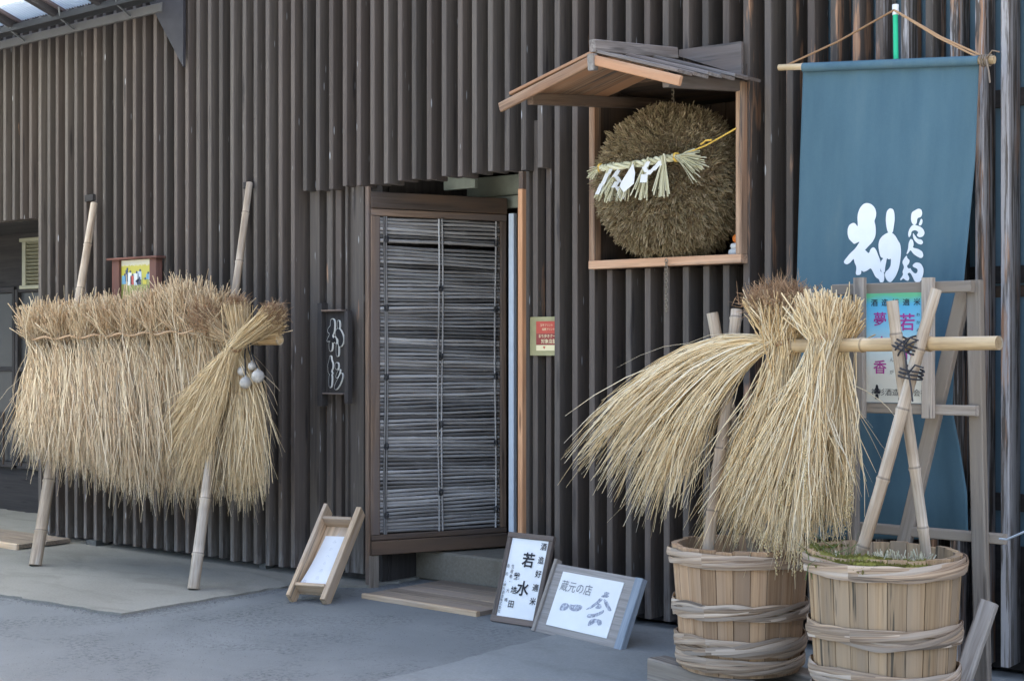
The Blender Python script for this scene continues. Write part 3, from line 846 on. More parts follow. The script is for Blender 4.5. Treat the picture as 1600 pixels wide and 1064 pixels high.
mb = MB(); beam(mb, rp(rx, rz + .040, -.03), rp(rx, rz + .040, -OUT - .02), .035, .055); mb.build('ridge_board', M['roofgrey'], K)
mb = MB(); beam(mb, rp(rx, rz - .035, -OUT + .0), rp(rx, rz - .035, -OUT - .036), .032, .075); mb.build('ridge_end_block', M['greywood'], K)
# wall boards over the roof where it meets the slats
for side, ex, ez in ((1, X(1163), ezr), (-1, X(945), ezl)):
    mb = MB(); h0 = rz + .052
    plate(mb, A(0, -.008, 0), A(1, 0, 0), A(0, 0, 1), [(rx + side * .02, h0), (rx + side * .02, rz + .02), (ex, ez + .03), (ex, h0 - .005)], .02, A(0, -1, 0))
    mb.build('flashing_board', M['roofgrey'], K)
bl = [X(px, FY) for px in (1145, 1165)]
# ---- the ball
bc0 = W(1051, 286, .10)
dist = float((bc0 - np.array(CAM)) @ np.array((-SN, CS, 0)))
BR = 119 / FPX * dist
Bl = thing('cedar_ball', tuple(bc0), 'big round ball of clipped brown cedar sprigs hanging in the open box', 'cedar ball')
mb = MB()
bm = bmesh.new(); bmesh.ops.create_icosphere(bm, subdivisions=4, radius=BR * .93)
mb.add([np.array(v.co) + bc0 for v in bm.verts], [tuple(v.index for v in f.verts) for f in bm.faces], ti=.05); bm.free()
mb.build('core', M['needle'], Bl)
nc, per = 9500, 6
dc = rng.normal(size=(nc, 3)); dc /= np.linalg.norm(dc, axis=1)[:, None]
n = nc * per; ci = np.repeat(np.arange(nc), per)
d = dc[ci] + rng.normal(0, .013, (n, 3)); d /= np.linalg.norm(d, axis=1)[:, None]
r1 = BR * (.985 + rng.normal(0, .006, n) + rng.normal(0, .009, nc)[ci])
tilt = (rng.normal(0, .013, (nc, 3)))[ci] + rng.normal(0, .008, (n, 3))
P = np.stack([d * (BR * .91) + bc0, d * (BR * .955) + tilt * .5 + bc0, d * r1[:, None] + tilt + bc0 - A(0, 0, .006)], 1)
rad = np.stack([np.full(n, .0035), rng.uniform(.003, .0052, n), np.full(n, .0018)], 1)
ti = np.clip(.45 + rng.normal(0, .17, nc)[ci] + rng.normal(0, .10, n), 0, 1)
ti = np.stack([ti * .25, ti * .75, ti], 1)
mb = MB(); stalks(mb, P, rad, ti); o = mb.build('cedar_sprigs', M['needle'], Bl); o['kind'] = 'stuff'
top = bc0 + A(0, 0, BR * .97)
zc_ = 2.72
mb = MB(); k = 0; z = float(top[2])
while z < zc_ + .02:
    an = np.linspace(0, 2 * np.pi, 9); s_ = (k % 2)
    tube(mb, [A(bc0[0] + .008 * math.cos(t) * (1 - s_), bc0[1] + .008 * math.cos(t) * s_, z + .014 * math.sin(t)) for t in an], .0026, 5, cap=False); z += .021; k += 1
mb.build('hanging_chain', M['chain'], Bl)
# trailing chain below, hanging in front of the rail
mb = MB(); cx_ = W(1041, 415, -.075); z = float(W(1041, 408, -.075)[2]); zend = float(W(1041, 487, -.075)[2]); k = 0
while z > zend:
    an = np.linspace(0, 2 * np.pi, 8); s_ = k % 2
    tube(mb, [A(cx_[0] + .007 * math.cos(t) * (1 - s_), cx_[1] + .007 * math.cos(t) * s_, z + .011 * math.sin(t)) for t in an], .0026, 5, cap=False); z -= .016; k += 1
mb.build('trailing_chain', M['chain'], Bl)
# ---- straw rope with paper streamers
def on_ball(px, py, out=.03):
    """point on the front of the ball that the picture position names, pushed out a little"""
    u = (px - 800) / FPX; v = (HZ - py) / FPX
    dv = nrm((-SN + CS * u, CS + SN * u, v)); oc = np.array(CAM) - bc0; rr = BR + out
    b = dv @ oc; disc = b * b - (oc @ oc - rr * rr)
    if disc < 0: return W(px, py, FY - .06)
    t = -b - math.sqrt(disc)
    return np.array(CAM) + dv * t
RP = thing('straw_rope', tuple(on_ball(1000, 255)), 'pale twisted straw rope with zigzag white papers slung across the cedar ball', 'straw rope')
ends = [(938, 263), (965, 261), (1000, 256), (1030, 250), (1057, 246)]
cp_ = [on_ball(*q, .035) for q in ends]; cp_[0] = W(938, 263, -.22); cp_[1] = (cp_[0] * .45 + on_ball(965, 261, .035) * .55)
tt = np.linspace(0, len(cp_) - 1, 50)
line = np.stack([np.interp(tt, range(len(cp_)), np.array(cp_)[:, i]) for i in range(3)], 1)
for ph in (0, 2 * np.pi / 3, 4 * np.pi / 3):
    an = np.linspace(0, 26, 50) + ph; rr = .011
    mb = MB(); tube(mb, line + np.stack([.0 * an, np.cos(an) * rr, np.sin(an) * rr], 1), .009, 6); mb.build('twisted_strand', M['rope'], RP)
def tuft(c, dirv, L, n_, spread, name='end_tuft', r=.0032, m=M['rope']):
    dirv = nrm(dirv); dd = nrm(dirv + 0 * dirv) + rng.normal(0, spread, (n_, 3)); dd /= np.linalg.norm(dd, axis=1)[:, None]
    Ls = L * rng.uniform(.75, 1.05, n_)
    P = np.stack([c + rng.normal(0, .006, (n_, 3)), c + dd * Ls[:, None] * .5, c + dd * Ls[:, None] + A(0, 0, -.01)], 1)
    mb = MB(); stalks(mb, P, np.full((n_, 3), r), rng.random(n_)); o = mb.build(name, m, RP); o['kind'] = 'stuff'; return o
tuft(line[-1], W(1098, 255, -.2) - W(1057, 246, -.2) + A(0, -.02, 0), .16, 60, .20)
tuft(line[0], W(922, 274, -.2) - W(938, 263, -.2) + A(0, -.01, 0), .075, 30, .22)
for q in (line[-1], line[1]):
    an = np.linspace(0, 2 * np.pi, 10); mb = MB()
    tube(mb, [q + A(.004 * math.cos(t), .02 * math.cos(t), .02 * math.sin(t)) for t in an], .006, 6, cap=False); mb.build('gold_binding', M['gold'], RP)
st = W(1150, 201, FY - .033)
mb = MB(); tube(mb, [line[-1], (line[-1] * .5 + st * .5) + A(0, 0, -.012), st], .0045, 6); mb.build('gold_cord', M['gold'], RP)
q = line[-1] * .45 + st * .55; mb = MB(); tube(mb, [q + A(-.04, -.01, -.012), q + A(-.01, -.012, .004), q + A(.02, -.01, .004)], .005, 6); mb.build('gold_cord', M['gold'], RP)
for px0, py0, px1, py1 in ((955, 262, 938, 314), (972, 260, 950, 314), (990, 258, 972, 315), (1012, 254, 1000, 312), (1037, 248, 1030, 308), (1037, 248, 1042, 306)):
    a = on_ball(px0, py0, .05); b_ = on_ball(px1, py1, .045)
    if px0 < 980: a = W(px0, py0, -.27); b_ = W(px1, py1, -.27)
    tuft(a + A(0, 0, .012), b_ - a, float(np.linalg.norm(b_ - a)), 22 if px1 < 1035 else 5, .11, 'straw_tassel', .0045)
vr = A(CS, SN, 0)
def streamer(px, py, segs, tilt=0):
    """zigzag folded paper: stack of offset paper lozenges"""
    o = on_ball(px, py, .062) if px > 980 else W(px, py, -.29)
    mb = MB(); s_ = dist / FPX
    for k, (dx, dy, w_, h_, sk) in enumerate(segs):
        c = o + vr * dx * s_ + A(0, 0, -dy * s_) + A(0, -.0025 * k, 0)
        pts = [(-w_ / 2 + sk, h_ / 2), (w_ / 2 + sk, h_ / 2), (w_ / 2 - sk, -h_ / 2), (-w_ / 2 - sk, -h_ / 2)]
        plate(mb, c, vr, A(0, 0, 1), [(a * s_, b * s_) for a, b in pts], .0012)
    return mb.build('paper_streamer', M['paper'], RP)
streamer(953, 266, [(0, 2, 5, 8, 2), (-5, 9, 6, 8, 2), (-8, 17, 6, 8, 2), (-13, 25, 6, 8, 2), (-16, 33, 6, 8, 2)])
streamer(966, 262, [(2, 2, 6, 9, 3), (-3, 10, 7, 9, 3), (1, 18, 7, 9, -3), (-3, 26, 8, 9, 3), (3, 34, 8, 10, -3), (6, 43, 7, 9, -2)])
mb = MB(); o = on_ball(985, 262, .066); s_ = dist / FPX
plate(mb, o, vr, A(0, 0, 1), [(a * s_, -b * s_) for a, b in ((4, -6), (7, 8), (5, 24), (-10, 37), (-16, 28), (-14, 22))], .0015); mb.build('paper_streamer', M['paper'], RP)
streamer(1010, 258, [(1, -1, 6, 8, 2), (-1, 7, 7, 8, -2), (-3, 20, 10, 12, 1), (6, 11, 8, 7, 3), (14, 5, 8, 7, 3), (22, -2, 10, 7, 3)])
# ---- rice cake ornament
rc = W(1150, 402, .055)
RC = thing('rice_cake_ornament', (float(rc[0]), .055, BZ0 + .043), 'small stack of white rice cakes topped with an orange in the box corner', 'ornament')
def lathe(mb, c, prof, n=20, ti=None, squash=1):
    an = np.arange(n) / n * 2 * np.pi
    V = []; 
    for r_, z in prof:
        for t in an: V.append((c[0] + r_ * math.cos(t), c[1] + r_ * math.sin(t), c[2] + z))
    F = [(k * n + i, k * n + (i + 1) % n, (k + 1) * n + (i + 1) % n, (k + 1) * n + i) for k in range(len(prof) - 1) for i in range(n)]
    mb.add(V, F, None, ti, smooth=True); return mb
zb = BZ0 + .0435
cc = A(rc[0] - .004, .075, zb)
lathe(MB(), cc, [(0, 0), (.038, 0), (.044, .012), (.042, .026), (.03, .034), (0, .036)]).build('lower_cake', M['ricecake'], RC)
lathe(MB(), cc + A(0, 0, .034), [(0, 0), (.03, 0), (.035, .010), (.032, .022), (.02, .027), (0, .028)]).build('upper_cake', M['ricecake'], RC)
lathe(MB(), cc + A(.002, 0, .059), [(0.001, 0)] + [(.026 * math.sin(t), .024 - .024 * math.cos(t)) for t in np.linspace(.2, 3.0, 9)] + [(0, .048)]).build('orange_fruit', M['orange'], RC)

# ================================================================== WALL SIGNS
# dark nameplate with raised emblem characters
sy = .03
NP = thing('nameplate', tuple(W(527, 550, sy)), 'dark wooden nameplate with outlined raised characters left of the doorway', 'sign')
def onp(px, py, d=0): return W(px, py, sy - d)
def pbox(name, px0, py0, px1, py1, d0, d1, m, parent, Y):
    a = W(px0, py0, Y); b_ = W(px1, py1, Y)
    zA = W((px0 + px1) / 2, py0, Y)[2]; zB = W((px0 + px1) / 2, py1, Y)[2]
    return box(MB(), A(a[0], Y - d1, zB), A(b_[0], Y - d0, zA), .002).build(name, m, parent)
pbox('panel', 511, 484, 543, 616, .0, .012, M['dark'], NP, sy)
pbox('side_rail', 504, 474, 511, 634, -.01, .045, M['dark'], NP, sy)
pbox('side_rail', 543.3, 486, 549, 630, -.01, .03, M['dark'], NP, sy)
pbox('crossbar', 511.3, 484, 543, 487, .013, .05, M['brownframe'], NP, sy)
pbox('crossbar', 511.3, 613.5, 543, 616, .013, .04, M['signframe'], NP, sy)
def px_poly(pts, sc, x0, y0): return [(x0 + a / sc, y0 + b / sc) for a, b in pts]
def emblem(polys, Y, d0, th, m, parent, name, grow=0.0, sm=2):
    for pl in polys:
        pl = np.array(pl, float)
        for _ in range(sm):       # round the traced outline
            nx_ = np.roll(pl, -1, 0); pl = np.stack([pl * .75 + nx_ * .25, pl * .25 + nx_ * .75], 1).reshape(-1, 2)
        if grow:
            c = pl.mean(0); t = np.roll(pl, -1, 0) - np.roll(pl, 1, 0); nn = np.stack([t[:, 1], -t[:, 0]], 1); nn /= np.linalg.norm(nn, axis=1)[:, None] + 1e-9
            if (nn * (pl - c)).sum() < 0: nn = -nn
            pl = pl + nn * grow
        q = [W(a, b, Y) for a, b in pl]
        mb = MB(); plate(mb, A(0, Y - d0, 0), A(1, 0, 0), A(0, 0, 1), [(p_[0], p_[2]) for p_ in q], th, A(0, -1, 0)); mb.build(name, m, parent)
E1 = [[(225, 255), (245, 262), (250, 310), (245, 370), (225, 400), (262, 440), (240, 460), (215, 440), (190, 445), (187, 435), (205, 400), (212, 378), (198, 372), (193, 350), (205, 325), (218, 318), (218, 280)],
      [(205, 445), (232, 445), (228, 520), (208, 528)], [(240, 415), (256, 400), (268, 440), (262, 470)],
      [(275, 270), (290, 272), (292, 330), (282, 340), (273, 320)],
      [(282, 335), (300, 350), (322, 400), (326, 440), (310, 480), (293, 490), (283, 470), (287, 430), (275, 420), (262, 400), (258, 370), (266, 345)], [(264, 470), (282, 460), (283, 565), (266, 570)],
      [(212, 560), (220, 570), (222, 600), (235, 630), (232, 670), (220, 690), (232, 712), (215, 725), (200, 700), (198, 680), (195, 640), (207, 600)], [(205, 715), (228, 715), (224, 820), (205, 830)],
      [(265, 618), (280, 625), (282, 660), (270, 680), (257, 665), (256, 635)], [(290, 670), (296, 690), (280, 740), (265, 748), (262, 725)], [(310, 705), (318, 730), (305, 780), (272, 838), (255, 845), (250, 815), (270, 770), (300, 715)]]
E1 = [px_poly(p_, 5.32, 480, 450) for p_ in E1]
emblem(E1, sy, .0125, .010, M['glyphwhite'], NP, 'character_edge', .7)
emblem(E1, sy, .0228, .002, M['blackface'], NP, 'character_face', -.05)
# red notice in a tarnished frame
ny = .052
NB = thing('notice', tuple(W(849, 525, ny)), 'red printed shop notice in a dull yellow frame right of the doorway', 'notice')
fe = X(868.5, 0) - .002
a = W(828, 495, ny); b_ = W(868, 555, ny)
xr = X(874, ny); zt_, zb_ = float(W(850, 495, ny)[2]), float(W(850, 555.5, ny)[2])
box(MB(), A(a[0], ny, zb_), A(xr, ny + .010, zt_), .001).build('backboard', M['yellowboard'], NB)
zz = lambda py: float(W(850, py, ny)[2])
xx0, xx1 = X(838.5, ny), X(872.5, ny)
box(MB(), A(xx0, ny - .004, zz(521)), A(xx1, ny - .0005, zz(502)), 0).build('red_panel', M['redprint'], NB)
box(MB(), A(xx0, ny - .004, zz(539)), A(xx1, ny - .0005, zz(521.2)), 0).build('dark_red_panel', M['darkred'], NB)
box(MB(), A(xx0, ny - .004, zz(548)), A(xx1, ny - .0005, zz(539.2)), 0).build('cream_panel', M['creamprint'], NB)
UX, UZ = A(1, 0, 0), A(0, 0, 1)
def ntext(body, px, py, size, m, bold=.02, name='lettering'):
    mb = MB(); text(mb, body, W(px, py, ny - .004), UX, UZ, size, bold); return mb.build(name, m, NB)
ntext('玉手プリント', 854, 508, .0145, M['creamprint'], .0)
ntext('協賛プリント', 857, 514.5, .0145, M['creamprint'], .0)
ntext('まち歩きクー', 855, 525, .0195, M['creamprint'], .01)
ntext('対象店舗', 857.5, 533.2, .026, M['creamprint'], .01)
ntext('▼', 850.5, 543.5, .018, M['redprint'])
# framed photograph above the straw
py_ = -.035
PF = thing('framed_photo', tuple(W(217, 440, py_)), 'reddish wooden box frame with a colour photo of people in a field', 'framed photo')
pbox('side_board', 179, 406, 190, 470, -.03, .022, M['redframe'], PF, py_)
pbox('side_board', 237.5, 404, 248, 470, -.03, .022, M['redframe'], PF, py_)
pbox('top_board', 175, 402, 253, 405.5, -.03, .045, M['redframe'], PF, py_)
pbox('bottom_board', 178, 470.5, 250, 480, -.03, .05, M['redframe'], PF, py_)
a = W(190.5, 406, py_); b_ = W(237, 470, py_)
mb = MB(); x0_, x1_ = float(a[0]), float(b_[0]); z0_, z1_ = float(W(214, 470, py_)[2]), float(W(214, 406, py_)[2])
plate(mb, A(x0_, py_, z0_), UX, UZ, [(0, 0), (x1_ - x0_, 0), (x1_ - x0_, z1_ - z0_), (0, z1_ - z0_)], .004)
for arr in mb.gc: arr[:, 1] *= .40 / (z1_ - z0_)
mb.build('photo_print', M['photo'], PF)
for px, pyt, pyb, w_, m_ in ((195, 431, 444, 7, 'p_blue'), (199, 422, 440, 4, 'p_navy'), (203.5, 426, 446, 6, 'p_white'), (207.5, 431, 445, 5.5, 'p_red'), (213.5, 427, 441, 8, 'p_white'), (213, 441, 446, 5, 'p_pale'), (219, 424, 437, 6, 'p_pale'), (218, 436, 445, 6, 'p_navy'), (227, 437, 444, 6, 'p_yellow'), (231.5, 428, 436, 4, 'p_blue'), (235, 426, 437, 4, 'p_pale')):
    pbox('figure', px - w_ / 2, pyt, px + w_ / 2, pyb, .0043, .0055, M[m_], PF, py_)
    q = W(px, pyt - 1.5, py_ - .0058); mb = MB(); an = np.linspace(0, 2 * np.pi, 9)[:-1]
    plate(mb, q, UX, UZ, [(.009 * math.cos(t), .009 * math.sin(t)) for t in an], .001); mb.build('figure_head', M['p_navy'], PF)

# ================================================================== LEANING SIGNS
def frame_of(TL, TR, BL, BR):
    TL, TR, BL, BR = map(np.asarray, (TL, TR, BL, BR))
    O = (BL + TL + TR + BR) / 4
    U = nrm((BR - BL) + (TR - TL)); V = nrm((TL - BL) + (TR - BR)); V = nrm(V - U * (U @ V)); N = np.cross(U, V)
    w = (np.linalg.norm(BR - BL) + np.linalg.norm(TR - TL)) / 2; h = (np.linalg.norm(TL - BL) + np.linalg.norm(TR - BR)) / 2
    return O, U, V, N, w, h
def lean(tl, bl, br):
    BL, BR = G(*bl), G(*br); U = BR - BL
    lo, hi = BL[1], -.02
    f = lambda y: float((W(*tl, y) - BL) @ U)
    ys_ = np.linspace(lo, hi, 200); y = ys_[int(np.argmin([abs(f(q)) for q in ys_]))]
    TL = W(*tl, y); return frame_of(TL, TL + U, BL, BR)
class Board:
    def __init__(s, fr): s.O, s.U, s.V, s.N, s.w, s.h = fr
    def p(s, a, b, d=0): return s.O + s.U * a + s.V * b + s.N * d
    def bar(s, a0, b0, a1, b1, d0, d1, ch=.003):
        mb = MB(); a0, a1 = sorted((a0, a1)); b0, b1 = sorted((b0, b1)); d = (d0 + d1) / 2
        if a1 - a0 >= b1 - b0: beam(mb, s.p(a0, (b0 + b1) / 2, d), s.p(a1, (b0 + b1) / 2, d), abs(d1 - d0), b1 - b0, s.V, ch)
        else: beam(mb, s.p((a0 + a1) / 2, b0, d), s.p((a0 + a1) / 2, b1, d), a1 - a0, abs(d1 - d0), s.N, ch)
        return mb
    def text(s, body, a, b, size, d, bold=.02, sx=1): mb = MB(); return text(mb, body, s.p(a, b, d), s.U, s.V, size, bold, sx)
# pale wooden tray with a paper strip
fb = Board(lean((512, 798), (453, 940), (512, 944)))
TS = thing('tray_sign', tuple(fb.p(0, -fb.h / 2)), 'pale wooden tray with handwritten white paper strip leaning against the slats', 'sign')
hw, hh = fb.w / 2, fb.h / 2
fb.bar(-hw, -hh, -hw + .022, hh, -.03, .07).build('side_rail', M['traywood'], TS)
fb.bar(hw - .032, -hh, hw, hh, -.03, .05).build('side_rail', M['traywood'], TS)
fb.bar(-hw + .0225, hh - .10, hw - .0305, hh - .08, -.018, .06).build('cross_board', M['traywood'], TS)
fb.bar(-hw + .0225, -hh + .075, hw - .0305, -hh + .095, -.018, .06).build('cross_board', M['traywood'], TS)
fb.bar(-hw + .0225, -hh + .075, hw - .0305, hh - .08, -.03, -.0185).build('back_board', M['traywood'], TS)
mb = MB(); n = 12; V = []; 
pw = hw - .045
for k in range(n + 1):
    b = -hh + .10 + (2 * hh - .27) * k / n; q = 1 - k / n
    d_ = -.012 + .045 * q ** 2
    sh = -.012 * q
    V += [fb.p(-pw + sh, b, d_), fb.p(pw - .004, b, d_ * .5 - .004)]
mb.add(V, [(2 * k, 2 * k + 1, 2 * k + 3, 2 * k + 2) for k in range(n)], smooth=True); mb.build('paper_strip', M['paper'], TS)
for k, ch in enumerate('よみがへる酒造り'):
    b = .14 - k * .052
    mb = fb.text(ch, .022 - .002 * k, b, .026, .014 + .003 * k, -.01); mb.build('handwriting', M['greyink'], TS)
for k, ch in enumerate('杜氏'):
    mb = fb.text(ch, -.055, -.20 - k * .035, .024, .036, .0); mb.build('handwriting', M['greyink'], TS)
# white rice-variety sign
fb = Board(lean((797, 831), (768, 970), (839, 981)))
fb_rice = fb
RS = thing('rice_sign', tuple(fb.p(0, -fb.h / 2)), 'upright white sign of brush characters in a dark brown frame leaning beside the doorway', 'sign')
hw, hh = fb.w / 2, fb.h / 2
t_ = .027
fb.bar(-hw, hh - t_, hw, hh, -.012, .014).build('frame_rail', M['signframe'], RS)
fb.bar(-hw, -hh, hw, -hh + t_ * 1.2, -.012, .014).build('frame_rail', M['signframe'], RS)
fb.bar(-hw, -hh + t_ * 1.2 + .001, -hw + t_, hh - t_ - .001, -.012, .0135).build('frame_rail', M['signframe'], RS)
fb.bar(hw - t_, -hh + t_ * 1.2 + .001, hw, hh - t_ - .001, -.012, .0135).build('frame_rail', M['signframe'], RS)
fb.bar(-hw + t_ + .001, -hh + t_ * 1.2 + .001, hw - t_ - .001, hh - t_ - .001, -.008, .004, 0).build('white_panel', M['paper'], RS)
iw, ih = 2 * (hw - t_), 2 * (hh - t_)
def rs(ch, fx, fy, size, bold=.02): fb.text(ch, -hw + t_ + fx * iw, hh - t_ - fy * ih, size, .0055, bold).build('character', M['ink'], RS)
for k, ch in enumerate('酒造好適米'): rs(ch, .885, .075 + k * .170, .040, .012)
rs('若', .55, .26, .080, .022); rs('水', .56, .615, .080, .022)
for k, ch in enumerate('栽培田'): rs(ch, .33, .475 + k * .175, .041, .012)
for k, ch in enumerate('生産者・大嶋'): rs(ch, (.175), .36 + (k * .062 if k < 3 else .19 + (k - 3) * .115), .022, .0)
for k, ch in enumerate('委託・神杉酒造株式会社'): rs(ch, .055, .36 + (k * .10 if k < 3 else .24 + (k - 3) * .047), .019, .0)
mb = MB(); q = fb.p(0, fb.h * .3, -.022); beam(mb, q, A(q[0], min(q[1] + .16, -.02), .012), .025, .018, (0, 1, 0)); mb.build('prop_leg', M['signframe'], RS)
# grey board with stamped emblem
fb = Board(lean((871, 880), (836, 986), (970, 1018)))
SS = thing('stamp_sign', tuple(fb.p(0, -fb.h / 2)), 'grey wooden board with white poster and grey stamped emblem leaning by the slats', 'sign')
hw, hh = fb.w / 2, fb.h / 2
fb.bar(-hw, -hh, hw - .052, hh, -.022, .0).build('board', M['signboard'], SS)
fb.bar(hw - .051, -hh, hw, hh, -.030, .006).build('end_rail', M['blueedge'], SS)
fb.bar(-hw - .022, -hh, -hw - .001, hh + .02, -.03, .012).build('end_rail', M['palestrip'] if False else M['greywood'], SS)
pa0, pa1, pb0, pb1 = -hw + .065, hw - .115, -hh + .045, hh - .035
fb.bar(pa0, pb0, pa1, pb1, .0005, .004, 0).build('poster', M['paper'], SS)
pw_, ph_ = pa1 - pa0, pb1 - pb0
fb.text('蔵元の店', pa0 + pw_ * .30, pb1 - ph_ * .25, .058, .0052, -.005).build('lettering', M['midink'], SS)
# stamped shapes, traced in the board's own plane (fractions of the poster)
def q2(px, py):                       # picture-crop coords of the poster -> fractions
    # poster corners in crop: TL(570,385) TR(1045,475) BL(425,840) BR(900,935)
    O_ = A(570, 385); e1 = A(475, 90); e2 = A(-145, 457)
    m_ = np.linalg.solve(np.stack([e1, e2], 1), A(px, py) - O_); return pa0 + m_[0] * pw_, pb1 - m_[1] * ph_
shapes = [[(905, 552), (935, 560), (930, 580), (890, 582), (893, 560)], [(862, 598), (885, 578), (935, 585), (915, 603)],
          [(862, 602), (885, 618), (850, 650), (800, 690), (738, 712), (780, 680), (830, 640)], [(885, 612), (910, 620), (935, 675), (948, 710), (920, 712), (895, 660)],
          [(840, 650), (870, 660), (868, 695), (830, 695), (818, 688), (838, 672)], [(890, 700), (885, 728), (830, 760), (770, 775), (752, 765), (765, 740), (820, 738), (870, 712)],
          [(800, 775), (870, 785), (868, 825), (840, 835), (830, 800), (780, 835), (758, 840), (770, 800)],
          [(560, 660), (605, 655), (618, 680), (600, 715), (545, 722), (538, 705)], [(622, 662), (650, 672), (680, 665), (722, 672), (718, 700), (690, 720), (640, 722), (616, 705)]]
for k, s_ in enumerate(shapes):
    poly = np.array([q2(*q) for q in s_])
    for _ in range(2):
        nx_ = np.roll(poly, -1, 0); poly = np.stack([poly * .78 + nx_ * .22, poly * .22 + nx_ * .78], 1).reshape(-1, 2)
    mb = MB(); plate(mb, fb.p(0, 0, .0042 + k * .0001), fb.U, fb.V, [tuple(q) for q in poly], .0006); mb.build('stamp_mark', M['stamp'], SS)

for par, f_ in ((SS, fb),):
    mb = MB(); q = f_.p(0, f_.h * .25, -.034); beam(mb, q, A(q[0] + .05, min(q[1] + .17, -.03), .012), .03, .02, (0, 1, 0)); mb.build('prop_leg', M['greywood'], par)
# ================================================================== BAMBOO POLES
def pole(name, p0, p1, r0, r1, m, parent, spacing=.27, nseed=0, wob=.004, open_end=True, first=.12):
    p0 = np.asarray(p0, float); p1 = np.asarray(p1, float); L = float(np.linalg.norm(p1 - p0)); d = (p1 - p0) / L
    ss = []; rr = []; z = 0
    nodes = []; q = first
    while q < L - .02: nodes.append(q); q += spacing * rng.uniform(.85, 1.15)
    s_all = sorted(set([0, L] + [max(0, min(L, n_ + o)) for n_ in nodes for o in (-.06, -.012, -.006, 0, .005, .012, .06)]))
    pts = []; rad = []
    for s in s_all:
        r_ = r0 + (r1 - r0) * s / L
        for n_ in nodes:
            e_ = s - n_
            if abs(e_) < .0125: r_ *= 1 + .14 * (1 - abs(e_) / .0125) - (.03 if e_ > .008 else 0)
        pts.append(p0 + d * s + A(math.sin(s * 3 + nseed), math.cos(s * 2.3 + nseed), 0) * wob * (s / L) * (1 - s / L) * 4); rad.append(r_)
    tv = np.full(len(s_all), rng.uniform(.62, .78))
    for i, s in enumerate(s_all):
        for n_ in nodes:
            if abs(s - n_ - .005) < .0012: tv[i] = .12
            elif abs(s - n_) < .0125: tv[i] = .9
    mb = MB(); tube(mb, pts, rad, 14, cap=not open_end, ti=np.repeat(tv, 14) if not (not open_end) else None)
    if open_end:                                   # hollow cut ends
        for e_, dd in ((0, d), (-1, -d)):
            P0 = pts[e_]; r_ = rad[e_]
            tube(mb, [P0 - dd * .0001, P0 + dd * .001], [r_, r_ * .72], 14, cap=False)
            tube(mb, [P0 + dd * .001, P0 + dd * .03], [r_ * .72, r_ * .70], 14, cap=True)
    return mb.build(name, m, parent)
def lashing(c, axis, r, n_, name, parent, m=M['cord'], w=.0045, tail=True):
    axis = nrm(axis); s_ = nrm(np.cross(axis, (0.2, 1, .3))); u_ = np.cross(axis, s_)
    an = np.linspace(0, 2 * np.pi * n_, 14 * n_); k = np.linspace(-1.7, 1.7, len(an))
    pts = c + (np.cos(an) * r)[:, None] * s_ + (np.sin(an) * r)[:, None] * u_ + (k * .012)[:, None] * axis
    mb = MB(); tube(mb, pts, w, 6)
    if tail:
        q = c + A(0.01, -r - .006, 0)
        tube(mb, [q, q + A(.03, -.012, .03), q + A(.06, -.008, .02)], w * .9, 6); tube(mb, [q, q + A(.015, -.012, -.05), q + A(.02, -.01, -.10)], w * .9, 6)
    return mb.build(name, m, parent)

# ---- left rack
RL = thing('straw_rack', (-7.5, -.5, 0), 'bamboo drying rack of two leaning poles and crossbar against the slats', 'rack')
LA0, LA1 = G(55, 884, .014), W(147, 318, -.05)
LB0, LB1 = G(302, 921, .014), W(390, 286, -.05)
pole('leaning_pole', LA0 + A(0, 0, .004), LA1, .040, .024, M['bamboo'], RL, .32, 1, first=.22)
pole('leaning_pole', LB0 + A(0, 0, .004), LB1, .034, .020, M['bamboo'], RL, .30, 2, first=.20)
qb = float(np.clip((1.45 - LB0[2]) / (LB1[2] - LB0[2]), 0, 1)); PB = LB0 + (LB1 - LB0) * qb
cb1 = W(437, 531, PB[1] - .07); cb0 = A(-8.86, PB[1] - .07, cb1[2] - .005)
CBY = float(cb1[1])
pole('crossbar', cb0, cb1, .036, .031, M['bamboo_gold'], RL, .34, 3)
lashing(PB + A(0, .03, 0), (0.3, .1, 1), .055, 4, 'lashing', RL)
qa = float((1.45 - LA0[2]) / (LA1[2] - LA0[2])); PA = LA0 + (LA1 - LA0) * qa
lashing(PA + A(0, .03, 0), (0.3, .1, 1), .06, 4, 'lashing', RL)

